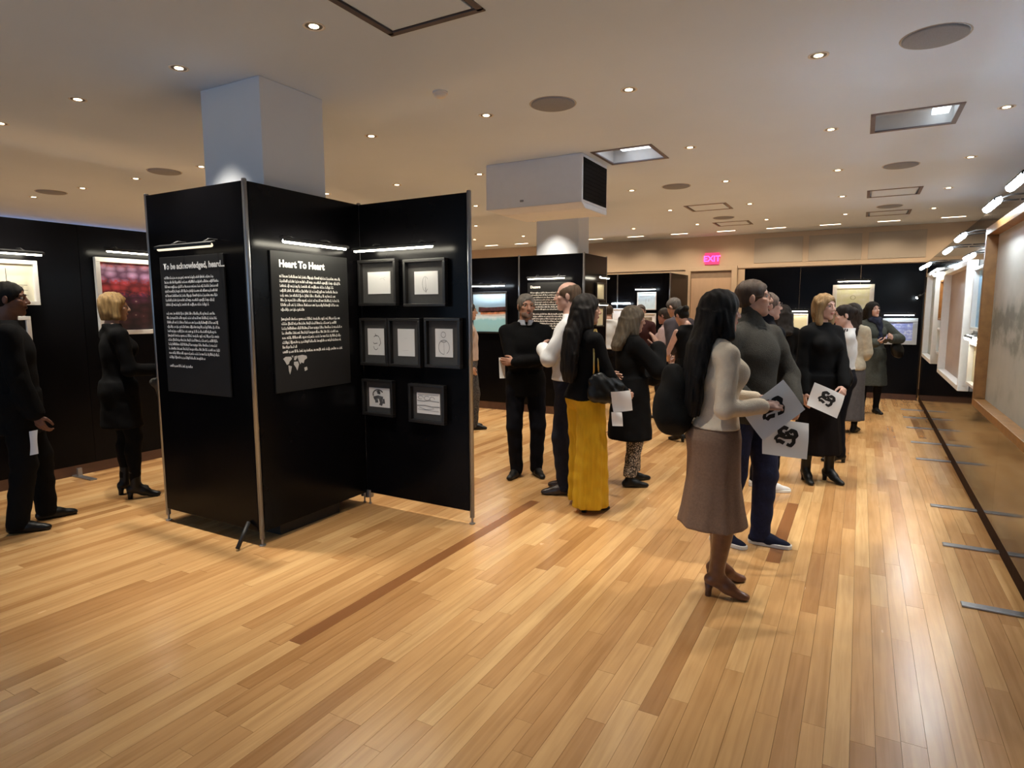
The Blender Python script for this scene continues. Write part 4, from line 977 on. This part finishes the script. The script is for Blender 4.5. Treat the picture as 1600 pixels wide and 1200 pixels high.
        if kw.get('collar'):
            net_obj('collar', [cone(tor(0, -.010, .832), tor(0, -.004, .862), .048 * h, .042 * h, .01)], kw['collar'], t, .008 * lod, [('plane', up[:, 2], tor(0, 0, .862)), ('plane', -up[:, 2], tor(0, 0, .832)), ('sub', cone(tor(0, -.010, .84), tor(0, -.004, .90), .038 * h, .037 * h, .01), .004), ('sub', ell(tor(0, .055, .85), np.array([.012, .03, .03]) * h, None, .01), .004)])
    if bottom:
        nm, m, kw = bottom[0], bottom[1], (bottom[2] if len(bottom) > 2 else {})
        if nm in ('trousers', 'jeans', 'tights', 'leggings'):
            q = torso(.006, .03)[:2] + torso(.006, .03)[-2:] + legs(kw.get('inf', .010), .02, kw.get('knee', .004), kw.get('hem', .012), kw.get('upto', 1.06)) if not kw.get('wide') else torso(.006, .03)[:2] + torso(.006, .03)[-2:]
            if kw.get('wide'):
                for sd in (-1, 1):
                    hip, kn, an, fd, _ = J[sd]; W_ = kw['wide']; q.append(prof([(.02, an[0] * 1.0, an[1] + .015, W_[1], W_[1] * 1.15), (kn[2], (kn[0] + an[0]) / 2, (kn[1] + an[1]) / 2, (W_[0] + W_[1]) / 2, (W_[0] + W_[1]) / 2 * 1.08), (hip[2], hip[0] * 1.0, hip[1], W_[0], W_[0] * 1.05), (hip[2] + .10, hip[0], hip[1], W_[0] * .9, W_[0])], .02, 7, .075, sd * 1.0 + 1.))
            net_obj(nm, q, m, t, stp, [('plane', (0, 0, 1), (0, 0, P[2] + (.03 if kw.get('wide') else .12) * h)), ('plane', (0, 0, -1), (0, 0, kw.get('bot', .030) + heel * .4))], (kw.get('fold', .003), 24., 30., len(label)))
        else:
            net_obj(nm, [prof([(z, cx, cy, rx, ry) for z, cx, cy, rx, ry in kw['rows']], .02, kw.get('n', 7), kw.get('amp', .05), kw.get('ph', 0.))], m, t, stp)
            if kw.get('tights'): net_obj('tights', legs(.003, .02), kw['tights'], t, stp, [('plane', (0, 0, 1), (0, 0, kw['rows'][0][0] + .25))])
    if shoe:
        nm, m, kw = shoe[0], shoe[1], (shoe[2] if len(shoe) > 2 else {})
        for sd in (-1, 1):
            hip, kn, an, fd, lift = J[sd]; rt = np.array([fd[1], -fd[0], 0]); g = np.array([an[0], an[1], lift])
            def fp_(f, r, z): return g + fd * f * s + rt * r * s + np.array([0, 0, z])
            hz = heel; big = kw.get('big', 1.)
            q = [ell(fp_(-.035, 0, .036 * s + hz), np.array([.033, .036, .034]) * s * big, None, .015), cone(fp_(-.03, 0, .036 * s + hz), fp_(.06, 0, .034 * s + hz * .45), .032 * s * big, .034 * s * big, .02), cone(fp_(.06, 0, .034 * s + hz * .45), fp_(.135, 0, .024 * s), .036 * s * big, .030 * s * big, .02), ell(fp_(.165, 0, .021 * s), np.array([.028, .028, .021]) * s * big, None, .02),
                 cone(fp_(.0, 0, .05 * s + hz), an + np.array([0, 0, .025]), .040 * s * big, .038 * s * big, .02)]
            q.append(cone(fp_(.005, 0, .068 * s + hz), fp_(.075, 0, .040 * s + hz * .45), .034 * s * big, .034 * s * big, .02))
            if kw.get('shaft'): q.append(cone(an, an + unit(kn - an) * kw['shaft'], .040 * s, .040 * s + .075 * kw['shaft'] + kw.get('flare', .0), .02))
            b0 = [('plane', (0, 0, -1), (0, 0, lift + .004))] if not heel else []
            so = net_obj(nm, q, m, t, .0085 * lod, b0 if heel < .01 else [('plane', (0, 0, -1), (0, 0, .003))])[0]
            if heel > .01:
                a0, a1 = fp_(-.045, 0, 0), fp_(-.04, 0, hz + .03); hr_ = kw.get('hw', .022)
                hb = MB().tube([Vector(a0) + Vector((0, 0, .001)), Vector(a0) * .6 + Vector(a1) * .4, a1], [hr_ * .8, hr_ * .85, hr_ * 1.35], 12); obj('heel', hb, kw.get('heelm', m), so, True)
            if kw.get('sole') is not None:
                pts = [(-.072, 0), (-.06, -.032), (-.02, -.036), (.05, -.036), (.11, -.043), (.16, -.036), (.19, -.015), (.193, .012), (.175, .035), (.12, .041), (.05, .035), (-.02, .036), (-.06, .03)]
                sb_ = MB().prism([fp_(a * big, b * big, .001) for a, b in pts], (0, 0, kw.get('solez', .022))); obj('sole', sb_, kw['sole'], so, bevel=.004)
    if extra: extra(ctx)
    return ctx

# fabrics
F_BLACK = cloth('black wool', (.004, .004, .0045), spec=.12); F_NAVYBLK = cloth('navy black cloth', (.005, .0055, .009), spec=.12); F_CREAM = cloth('cream knit', (.70, .60, .47), var=.05, bump=.4); F_WHITE = cloth('white cotton', (.66, .66, .66), var=.04, bump=.15)
F_TAN = cloth('brown tweed', (.225, .142, .098), var=.10, scale=90); F_GREY = cloth('dark grey-green sweater', (.036, .033, .027), var=.15, scale=60, bump=.5); F_NAVY = cloth('navy denim', (.011, .015, .045), var=.2, scale=40)
F_YELL = cloth('mustard yellow corduroy', (.58, .33, .012), var=.08, scale=20, bump=.35, bscale=160, stretch=(3, 3, .3)); F_BEIGE = cloth('beige pink shirt', (.50, .40, .34), var=.05); F_MAROON = cloth('dark maroon cloth', (.03, .006, .006)); F_PURPLE = cloth('grey purple shirt', (.040, .032, .038), var=.1)
F_PINK = cloth('pale pink blouse', (.40, .30, .30), var=.06); F_SKIRTG = cloth('grey skirt', (.085, .085, .095)); F_COATG = cloth('grey-green coat', (.05, .056, .05), var=.2, scale=50, bump=.5); F_DKSKIRT = cloth('brown-black skirt', (.006, .004, .004), spec=.1); F_JEANS = cloth('dark blue jeans', (.010, .012, .022), var=.2)
L_BLACK = mat('black leather', (.005, .005, .005), .4, spec=.3, var=.2, scale=30); L_BROWN = mat('brown leather', (.16, .068, .036), .32, var=.2, scale=20); L_DKBR = mat('dark brown boot leather', (.085, .036, .02), .42, var=.2, scale=12); L_OXBL = mat('dark brown polished leather', (.035, .022, .018), .25, var=.2); SOLEW = mat('white rubber sole', (.78, .77, .74), .5); L_WHITE = mat('white sneaker leather', (.72, .72, .72), .45)
def pattern_mat(name, c1, c2, sc):
    m = bpy.data.materials.new(name); m.use_nodes = True; nt = m.node_tree; b = nt.nodes['Principled BSDF']; b.inputs['Roughness'].default_value = .8
    tc = nt.nodes.new('ShaderNodeTexCoord'); no = nt.nodes.new('ShaderNodeTexNoise'); no.inputs['Scale'].default_value = sc * .7; no.inputs['Detail'].default_value = 1; nt.links.new(tc.outputs['Object'], no.inputs['Vector'])
    vo = nt.nodes.new('ShaderNodeTexVoronoi'); vo.inputs['Scale'].default_value = sc; vo.feature = 'DISTANCE_TO_EDGE'
    va = nt.nodes.new('ShaderNodeVectorMath'); va.operation = 'MULTIPLY_ADD'; va.inputs[1].default_value = (.04, .04, .04); nt.links.new(no.outputs['Color'], va.inputs[0]); nt.links.new(tc.outputs['Object'], va.inputs[2]); nt.links.new(va.outputs[0], vo.inputs['Vector'])
    r = nt.nodes.new('ShaderNodeValToRGB'); r.color_ramp.interpolation = 'LINEAR'; r.color_ramp.elements[0].position = .10; r.color_ramp.elements[0].color = (*c1, 1); r.color_ramp.elements[1].position = .20; r.color_ramp.elements[1].color = (*c2, 1)
    nt.links.new(vo.outputs['Distance'], r.inputs[0]); nt.links.new(r.outputs[0], b.inputs['Base Color']); return m
F_PRINT = pattern_mat('black and white printed cloth', (.02, .018, .017), (.42, .37, .31), 48); F_PATJ = pattern_mat('speckled dark trousers', (.012, .012, .014), (.10, .095, .09), 60)

# ---------------------------------------------------------------- who stands where
SK1 = (.42, .22, .15); SK2 = (.50, .29, .215); SK3 = (.56, .34, .27)
person('man in a black suit at the left edge, back half turned, holding a leaflet', (-5.35, 2.18), 35, 1.81, head=(-8, 0, 0), feet=((-.15, .10, 8), (.12, -.06, -10)), hair=('short', (.008, .007, .006)), skinc=(.16, .075, .05),
       armR=dict(w=(.20, .12, .80), d=(0, .25, -1), n=(-.6, .6, 0), curl=28), top=('suit_jacket', F_BLACK, .72, dict(inf=.018, wid=.012, skirt=[(.70, 0, .20, .15), (1.02, 0, .185, .135)], folds=3, famp=.02)), bottom=('trousers', F_BLACK, dict(hem=.024, knee=.012)), shoe=('shoe', L_BLACK, {}), face=True)
def coat_over(c):
    pass
person('woman with short blonde hair in black, facing the left black wall', (-5.50, 2.98), 48, 1.75, True, .05, head=(-14, 0, 0), hair=('bob', (.34, .21, .08), dict(len=.115)), armR=dict(w=(.13, .27, 1.10), d=(-.35, .9, .1), n=(-.5, -.1, -.85), curl=30), armL=dict(w=(-.07, .28, 1.08), d=(.35, .9, 0), n=(.4, 0, -.9), curl=35),
       feet=((-.10, .02, 5), (.12, .03, -22)), top=('coat', F_BLACK, .62, dict(inf=.016, wid=.01, skirt=[(.60, 0, .22, .16), (1.0, 0, .17, .13)], folds=5, famp=.03)), bottom=('tights', F_BLACK, dict(hem=.002, knee=.0, inf=.004)), shoe=('boot', L_BLACK, dict(shaft=.10, hw=.024)))
person('person in a beige shirt mostly hidden behind the kiosk wing', (-4.585, 7.04), 8, 1.70, head=(0, 0, 0), feet=((-.09, .0, 6), (.10, .04, -6)), hair=('short', (.03, .02, .015)), top=('shirt', F_BEIGE, .93, dict(inf=.018, wid=.015)), bottom=('trousers', F_PATJ, dict(hem=.02, knee=.01)), shoe=('shoe', L_BLACK, dict(big=1.05)), lod=1.25,
       armR=dict(w=(.2, .0, .86)))
person('grey-haired man in black sweater over a pale collar, arm bent, before the far kiosk', (-2.79, 5.28), -84, 1.75, head=(8, 0, 0), feet=((-.10, .03, 12), (.10, .06, -30)), hair=('short', (.20, .185, .165)), skinc=SK1, beard=(.22, .145, .115),
       armR=dict(w=(-.08, .23, 1.14), pole=(.6, -.1, -1), d=(-1, -.1, .1), n=(0, -1, 0), curl=14), armL=dict(w=(.125, .205, 1.12), pole=(-.6, -.1, -1), d=(.95, -.3, .05), n=(0, -1, 0), curl=22), top=('sweater', F_BLACK, .78, dict(inf=.016, wid=.006, vneck=False, collar=cloth('pale blue shirt collar', (.48, .52, .60), bump=.05), skirt=[(.78, 0, .19, .135), (1.0, 0, .175, .13)], folds=3, famp=.01)), bottom=('trousers', F_NAVYBLK, dict(hem=.016, knee=.008)), shoe=('shoe', L_BLACK, dict(big=1.04)))
person('balding man in white shirt with folded arms, turned to the left', (-2.20, 4.95), 172, 1.84, head=(-6, 0, 0), feet=((-.11, .02, 6), (.10, -.02, -6)), hair=('bald', (.10, .062, .036)), skinc=SK3, bulk=1.08,
       armR=dict(w=(.03, .18, 1.20), pole=(.9, .1, -1), d=(-1, .1, .1), n=(0, -1, 0), curl=14), armL=dict(w=(.03, .225, 1.27), pole=(-.9, .2, -1), d=(1, 0, .1), n=(0, -1, 0), curl=14), top=('shirt', F_WHITE, 1.0, dict(inf=.016, wid=.012, fold=.004)), bottom=('jeans', F_JEANS, dict(hem=.016, knee=.010)), shoe=('boot', L_OXBL, dict(shaft=.08, big=1.08)))
person('woman in mustard yellow wide trousers and black jacket with long dark hair', (-1.88, 4.57), 24, 1.71, True, .05, head=(-16, 0, 0), hair=('long', (.010, .008, .007), dict(len=.56, w=1.06)), skinc=SK2, feet=((-.12, .06, 4), (.09, -.01, -8)),
       armR=dict(w=(.17, .26, .94), pole=(.5, -1, -.2), d=(-.25, .9, -.3), n=(-.8, -.2, 0), curl=35), armL=dict(w=(-.08, .24, 1.05), d=(.5, .8, 0), curl=30), top=('jacket', F_BLACK, .90, dict(inf=.016, wid=.006)),
       bottom=('trousers', F_YELL, dict(wide=(.104, .128), bot=.025, fold=.003)), shoe=('shoe', L_BLACK, dict(hw=.026)))
person('woman with grey-blond hair in a long black coat, hand raised to her cheek', (-1.79, 5.41), 14, 1.62, True, .0, head=(-6, -4, 0), hair=('long', (.105, .080, .052), dict(len=.27, w=1.08)), skinc=SK2, feet=((-.10, .10, 4), (.08, -.03, -16)),
       armR=dict(w=(.10, .215, 1.26), pole=(.5, .5, -1), d=(-.30, -.20, .95), n=(-.85, -.5, -.1), curl=10), armL=dict(w=(-.02, .25, .98), d=(.6, .7, 0), curl=30), top=('coat', F_BLACK, .44, dict(inf=.030, wid=.022, skirt=[(.42, 0, .225, .20), (.8, 0, .20, .17), (1.0, 0, .18, .15)], folds=5, famp=.04)),
       bottom=('trousers', F_PRINT, dict(inf=.010, knee=.008, hem=.018, bot=.10)), shoe=('flat_shoe', L_BLACK, {}))
person('brown-haired person in a white top behind the grey-blond woman', (-3.97, 10.7), 75, 1.68, head=(6, -6, 0), hair=('short', (.055, .032, .018)), skinc=SK2, top=('shirt', F_WHITE, .9, dict(inf=.018, wid=.012)), bottom=('trousers', F_NAVYBLK), shoe=('shoe', L_BLACK), lod=1.5, face=False)
person('person in dark maroon facing this way beyond the grey-blond woman', (-3.22, 10.2), -110, 1.68, head=(10, 0, 0), hair=('short', (.03, .015, .01)), skinc=SK2, top=('sweater', F_MAROON, .85, dict(inf=.016)), bottom=('trousers', F_BLACK), shoe=('shoe', L_BLACK), lod=1.35, glasses=True)
person('grey-haired man in a grey purple shirt leaning toward the framed plans', (-1.97, 8.31), 125, 1.80, lean=20, head=(6, -10, 0), hair=('short', (.085, .075, .07)), skinc=SK2, top=('shirt', F_PURPLE, .86, dict(inf=.022, wid=.02)), bottom=('trousers', F_BLACK), shoe=('shoe', L_BLACK), lod=1.4, armL=dict(w=(-.2, .25, .95)), armR=dict(w=(.2, .3, .95)), face=False)
person('person in a pale pink blouse half hidden by the leaning grey-haired man', (-2.50, 9.10), 150, 1.62, True, head=(-8, -6, 0), hair=('short', (.03, .02, .016)), skinc=(.36, .17, .13), top=('blouse', F_PINK, .85, dict(inf=.018, wid=.02)), bottom=('trousers', F_NAVYBLK), shoe=('shoe', L_BLACK), lod=1.5, face=False, armL=dict(w=(-.12, .22, 1.0)), armR=dict(w=(.12, .24, 1.0)))
person('woman in a sleeveless black dress with bare arms and pinned black hair, head bowed', (-1.80, 7.6), 118, 1.66, True, .04, lean=6, head=(0, -22, 0), hair=('bun', (.008, .007, .006), dict(z=.05)), skinc=SK3, armL=dict(w=(-.06, .27, .98), pole=(-1, -.4, -.6), d=(.5, .8, .1), curl=30), armR=dict(w=(.17, .16, .90), pole=(.6, -1, 0), curl=25),
       top=('dress_top', F_BLACK, .86, dict(inf=.010, sleeves=False)), bottom=('skirt', F_BLACK, dict(rows=[(.50, 0, 0, .20, .17), (.85, 0, -.01, .185, .14), (1.02, 0, 0, .14, .11)], tights=F_BLACK)), shoe=('shoe', L_BLACK, {}), lod=1.3, face=False)
# the woman in the cream sweater
person('long black-haired woman in cream sweater, brown skirt and tall brown boots, seen from behind', (-.665, 3.53), 2, 1.69, True, .065, head=(6, 2, 0), hair=('long', (.006, .005, .005), dict(len=.56, w=1.22)), skinc=SK3, feet=((-.10, .07, 4), (.075, .0, -20)),
       armR=dict(w=(.125, .20, 1.085), pole=(.35, -1, -.55), d=(-.15, .98, .12), n=(-.75, -.1, -.65), curl=22), armL=dict(w=(-.07, .25, 1.10), pole=(-.6, -.8, -.3), d=(.25, .95, .05), n=(.5, 0, -.8), curl=26),
       top=('sweater', F_CREAM, .960, dict(inf=.014, wid=.006, sl=.93, fold=.0028, vneck=True)), bottom=('skirt', F_TAN, dict(rows=[(.405, 0, -.01, .205, .185), (.50, 0, -.01, .19, .165), (.66, 0, -.012, .18, .140), (.80, 0, -.014, .182, .137), (.90, 0, -.020, .176, .146), (.955, 0, -.012, .164, .128), (.975, 0, 0, .14, .095)], n=6, amp=.045, ph=.6)), shoe=('boot', L_BROWN, dict(shaft=.36, flare=.004, hw=.021, heelm=L_DKBR)), lod=.85)
# man with glasses
person('man with glasses in a dark grey-green sweater and navy trousers, mid-step', (-.62, 4.37), -60, 1.79, head=(42, 4, 0), hair=('short', (.048, .026, .014)), skinc=SK2, glasses=True, feet=((-.10, .05, 30), (.10, -.12, 8)), bulk=1.14,
       armL=dict(w=(-.16, .22, .98), pole=(-1, -.5, 0), d=(.5, .75, -.4), n=(.8, -.3, -.2), curl=32), armR=dict(w=(.15, .22, .95), pole=(.7, -1, 0), d=(-.3, .9, -.3), n=(-.8, -.3, -.3), curl=32),
       top=('sweater', F_GREY, .86, dict(inf=.018, wid=.012, turtle=True, fold=.0035, skirt=[(.86, 0, .182, .135), (1.05, 0, .17, .125)], folds=3, famp=.015)), bottom=('trousers', F_NAVY, dict(hem=.018, knee=.012)), shoe=('slip_on_shoe', cloth('navy canvas', (.010, .013, .034)), dict(sole=SOLEW, big=1.05, solez=.026)), lod=.9)
person('older pale man in white sneakers behind the man with glasses', (-.70, 5.84), 2, 1.74, head=(-4, 4, 0), hair=('short', (.13, .085, .065)), skinc=SK3, feet=((-.1, .0, 4), (.09, .03, -4)), top=('jacket', F_NAVYBLK, .80, dict(inf=.018, wid=.012, turtle=True)), bottom=('trousers', F_NAVYBLK, dict(hem=.018)), shoe=('sneaker', L_WHITE, dict(sole=SOLEW)), lod=1.1, glasses=True, armR=dict(w=(.17, .16, .92)), armL=dict(w=(-.17, .16, .92)))
person('dark-haired person in black seen from behind, past the pale older man', (-.86, 8.6), 82, 1.64, True, head=(-10, 0, 0), hair=('long', (.012, .009, .008), dict(len=.26)), skinc=SK2, top=('coat', F_BLACK, .7, dict(inf=.02, skirt=[(.7, 0, .20, .16), (1.0, 0, .17, .13)])), bottom=('trousers', F_BLACK), shoe=('shoe', L_BLACK), lod=1.5, face=False)
person('blonde woman in black top and long dark skirt, facing this way', (-.30, 6.39), -78, 1.73, True, .055, head=(12, 0, 0), hair=('bob', (.27, .165, .07), dict(len=.175)), skinc=SK3, feet=((-.10, .06, 6), (.10, .0, -18)),
       armL=dict(w=(-.075, .235, .885), pole=(-1, -.5, -.2), d=(.55, .5, -.55), n=(.3, -.8, -.3), curl=38), armR=dict(w=(.21, .06, .82)), top=('sweater', F_BLACK, .80, dict(inf=.016, wid=.010, skirt=[(.80, 0, .19, .145), (1.0, 0, .17, .13)], folds=4, famp=.02)),
       bottom=('skirt', F_DKSKIRT, dict(rows=[(.27, 0, 0, .225, .20), (.55, 0, 0, .20, .165), (.85, 0, 0, .175, .13), (1.0, 0, 0, .14, .11)], n=7, amp=.05, tights=F_BLACK)), shoe=('boot', L_BLACK, dict(shaft=.27, hw=.024)))
person('woman with pinned dark hair and white sweater, head turned left, behind the blonde woman', (-.13, 7.37), 158, 1.645, True, .03, head=(8, -8, 0), hair=('bun', (.018, .012, .010), dict(z=.03)), skinc=SK3, armL=dict(w=(.0, .25, 1.02), d=(.7, .6, 0), curl=30), armR=dict(w=(.16, .2, .98)), top=('sweater', F_WHITE, .98, dict(inf=.016, wid=.02, fold=.004)),
       bottom=('trousers', F_NAVYBLK, dict(hem=.014)), shoe=('shoe', L_BLACK, {}), lod=1.1)
person('woman with long dark brown hair in a cream cardigan and grey skirt, half hidden', (-.09, 9.2), 48, 1.66, True, .0, head=(-20, 0, 0), hair=('long', (.020, .013, .010), dict(len=.34)), skinc=SK3, armR=dict(w=(.12, .27, .98), curl=25), armL=dict(w=(-.10, .26, .98), curl=25), top=('cardigan', cloth('pale cream knit', (.50, .47, .38), bump=.4), .82, dict(inf=.018, wid=.02)),
       bottom=('skirt', F_SKIRTG, dict(rows=[(.16, 0, 0, .20, .18), (.5, 0, 0, .185, .16), (.78, 0, 0, .185, .148), (.86, 0, 0, .175, .135)], tights=F_BLACK)), shoe=('shoe', L_BLACK), lod=1.25, face=False)
def scarf(c):
    t_ = c['tor']; net_obj('scarf', [cone(t_(-.035, .02, .845), t_(.035, .02, .845), .045, .045, .03), cone(t_(0, -.03, .85), t_(0, .03, .84), .06, .055, .03), cone(t_(-.02, .06, .82), t_(-.03, .075, .68), .045, .04, .03)], cloth('navy scarf', (.012, .016, .035)), c['t'], .013, (), (.006, 60., 50., 1.))
person('woman in grey-green coat and navy scarf holding a phone, by the far black wall', (.18, 11.04), -98, 1.70, True, .0, head=(16, 6, 8), hair=('long', (.012, .010, .009), dict(len=.26)), skinc=SK3, feet=((-.09, .03, 8), (.10, .0, -22)), armR=dict(w=(.06, .26, 1.10), d=(-.7, .6, .2), n=(-.2, -.3, .9), curl=30), armL=dict(w=(-.17, .24, 1.16), pole=(-1, -.4, -.5), d=(.4, .8, .3), n=(.7, -.4, 0), curl=35),
       top=('coat', F_COATG, .44, dict(inf=.026, wid=.02, skirt=[(.43, 0, .235, .20), (.8, 0, .20, .165), (1., 0, .18, .14)], folds=6, famp=.04)), bottom=('tights', F_BLACK, dict(hem=.002, knee=.0, inf=.004)), shoe=('shoe', L_BLACK, {}), lod=1.2, extra=scarf)

# ---------------------------------------------------------------- what they carry
LOGO = [(.12, [(.10, .26), (.20, .36), (.34, .33), (.40, .18), (.30, .07), (.16, .10), (.13, .16)]), (.10, [(.30, .07), (.31, -.12), (.20, -.27), (.03, -.22)]), (.10, [(-.30, .10), (-.06, .04), (.12, .06), (.28, .08)]), (.10, [(-.03, .30), (.05, .18), (.14, .10)]),
        (.12, [(.03, .40), (-.14, .46), (-.30, .36), (-.28, .20), (-.05, .12)]), (.08, [(-.30, .12), (-.42, .0), (-.44, -.10)]), (.12, [(-.42, -.16), (-.26, -.12), (-.08, -.20)])]
def sheet(label, TL, TR, BL, group=None, mark=True, bend=.012):
    TL, TR, BL = map(Vector, (TL, TR, BL)); c = (TR + BL) / 2; ux, vy = TR - TL, TL - BL; n = ux.cross(vy).normalized()
    t = thing('printed_sheet' if mark else 'leaflet', label, 'paper', c, 0, group)
    def P(u, v, o=0.): return ux * u * .5 + vy * v * .5 + n * (bend * (1 - u * u) + .006 * math.sin(2.2 * v + u) + o)
    mb = MB(); N_ = 8
    for side in (0, 1):
        for i in range(N_ + 1):
            for j in range(N_ + 1): mb.v.append(tuple(P(-1 + 2 * i / N_, -1 + 2 * j / N_, -.0007 * side)))
    q = (N_ + 1) ** 2
    for i in range(N_):
        for j in range(N_):
            a = i * (N_ + 1) + j; mb.f.append((a, a + N_ + 1, a + N_ + 2, a + 1)); mb.f.append((q + a, q + a + 1, q + a + N_ + 2, q + a + N_ + 1))
    obj('page', mb, PAPER, t, True)
    if mark:
        k = MB()
        for wd, pts in LOGO:
            ps = []
            for (a, b), (c_, d) in zip(pts[:-1], pts[1:]):
                for s_ in range(4): ps.append((a + (c_ - a) * s_ / 4, b + (d - b) * s_ / 4))
            ps.append(pts[-1]); k.ribbon([(u * 1.05, v * 1.35) for u, v in ps], wd * 1.75, lambda u, v: P(u, v, .0012))
        obj('printed_mark', k, INK, t)
    return t
sheet('white sheet with black mark, tilted, in the hand of the cream-sweater woman', (-.540, 3.497, 1.060), (-.347, 3.627, 1.224), (-.426, 3.540, .900), 'white sheets with the black printed mark')
sheet('white sheet with black mark hanging from the hand of the man with glasses', (-.485, 4.02, .945), (-.243, 4.155, .908), (-.480, 3.99, .727), 'white sheets with the black printed mark')
sheet('white sheet with black mark held by the blonde woman in black', (-.325, 6.02, .965), (-.085, 6.13, .848), (-.372, 5.97, .767), 'white sheets with the black printed mark')
sheet('folded white leaflet in the hand of the woman in yellow trousers', (-1.622, 4.44, .985), (-1.50, 4.53, .995), (-1.600, 4.45, .83), None, False, .02)
sheet('small white leaflet hanging below the folded one by the yellow trousers', (-1.60, 4.40, .838), (-1.53, 4.44, .835), (-1.585, 4.39, .735), None, False, .015)
sheet('narrow white paper at the side of the grey-haired man in black', (-2.945, 5.03, 1.159), (-2.90, 5.06, 1.159), (-2.93, 5.02, .965), None, False, .005)
sheet('small white leaflet in the lowered hand of the man in black suit', (-5.03, 2.10, .77), (-4.985, 2.13, .78), (-5.035, 2.09, .60), None, False, .006)
# bags
def world(pos, facing, v):
    a = R(29.1 + facing - 90); return Vector((pos[0] + v[0] * math.cos(a) - v[1] * math.sin(a), pos[1] + v[0] * math.sin(a) + v[1] * math.cos(a), v[2]))
def bag(name, label, pos, facing, prims, m, strap=None, sm_=None, noise=(.004, 30., 26., 1.), sr=.006, cuts=()):
    t = thing(name, label, 'bag', (pos[0], pos[1], 0), R(29.1 + facing - 90))
    net_obj('body', prims, m, t, .012, cuts, noise)
    for st in (strap or []): obj('strap', MB().tube(st, sr, 8), sm_ or m, t, True)
    return t
bag('shoulder_bag', 'large black soft bag slung at the back of the cream-sweater woman', (-.665, 3.53), 2, [ell((-.10, -.235, 1.03), (.15, .10, .13), None, .06), ell((-.10, -.215, 1.16), (.13, .075, .14), None, .06), ell((-.10, -.20, 1.0), (.16, .06, .10), None, .05)], cloth('black soft bag cloth', (.006, .006, .006), spec=.15), [[(-.12, -.18, 1.25), (-.13, -.10, 1.40), (-.13, .0, 1.435), (-.13, .07, 1.36), (-.12, .06, 1.2), (-.13, -.05, 1.08), (-.12, -.17, 1.05)]], None, (.006, 22., 18., 2.), .011)
ch = mat('gilt chain', (.60, .45, .16), .3, .8)
bag('handbag', 'black leather handbag on a gilt chain strap of the woman in yellow trousers', (-1.88, 4.57), 24, [ell((.225, .05, 1.00), (.055, .155, .10), None, .03), ell((.225, .05, .945), (.06, .165, .055), None, .03), ell((.222, .0, 1.06), (.035, .10, .07), None, .03)], L_BLACK,
    [[(.215, -.055, 1.08), (.205, -.05, 1.25), (.16, -.03, 1.42), (.13, .0, 1.452)], [(.215, -.01, 1.09), (.205, -.015, 1.25), (.165, .0, 1.42), (.13, .01, 1.452)]], ch, (.005, 50., 40., 1.), .007)
bag('coat', 'folded grey coat carried over the arm of the short-haired blonde woman', (-5.50, 2.98), 48, [ell((.10, .31, .98), (.17, .08, .055), None, .04), ell((.10, .33, .86), (.16, .05, .13), None, .04)], cloth('dark grey coat cloth', (.11, .105, .095), bump=.5), None, None, (.008, 24., 20., 3.))['category'] = 'coat'
bag('handbag', 'black bag in front of the woman in the white sweater', (-.13, 7.37), 158, [ell((-.24, .06, .90), (.06, .13, .15), None, .03)], L_BLACK, [[(-.23, .02, 1.03), (-.19, .02, 1.25), (-.13, .0, 1.40)], [(-.23, .10, 1.03), (-.2, .06, 1.25), (-.14, .02, 1.40)]])
bag('handbag', 'black bag at the side of the woman with the navy scarf', (.18, 11.04), -98, [ell((-.33, .06, .98), (.09, .06, .13), rotm(0, 0, 25), .03)], L_BLACK, [[(-.30, .06, 1.10), (-.22, .04, 1.3), (-.13, .0, 1.41)]])
ph = thing('phone', 'black phone in the hands of the woman with the navy scarf', 'phone', world((.18, 11.04), -98, (-.04, .34, 1.13)), R(29.1 - 98 - 90))
obj('case', MB().box((0, 0, 0), (.075, .14, .009), Matrix.Rotation(.5, 3, 'X')), BLACKM, ph, bevel=.003)
obj('screen', MB().box((0, -.003, .0055), (.068, .13, .001), Matrix.Rotation(.5, 3, 'X')), mat('dark glass', (.01, .01, .012), .08), ph)
wt = thing('wristwatch', 'dark wristwatch on the left wrist of the cream-sweater woman', 'watch', world((-.665, 3.53), 2, (-.062, .27, 1.066)), R(29.1 + 2 - 90))
wb = MB().lathe([(.0245, -.011), (.026, -.008), (.026, .008), (.0245, .011)], 20, cap=False); me = wb.mesh('band'); me.transform(Matrix.Rotation(-PI / 2, 4, 'X') @ Matrix.Rotation(-.2, 4, 'Y')); link('band', me, L_BLACK, wt, True)
obj('dial', MB().lathe([(.0, .0285), (.015, .0285), (.016, .024)], 16, cap=False), BLACKM, wt, True)
bag('bag', 'round black bag on the floor, cut off by the left edge', (-3.90, 1.34), 90, [ell((-.095, 0, .15), (.12, .12, .15), None, .03), ell((-.09, 0, .06), (.12, .12, .06), None, .03)], L_BLACK, [[(-.16, 0, .27), (-.13, 0, .36), (-.06, 0, .36), (-.03, 0, .27)]], None, (.003, 30., 26., 1.), .008, [('plane', (0, 0, -1), (0, 0, .001))])
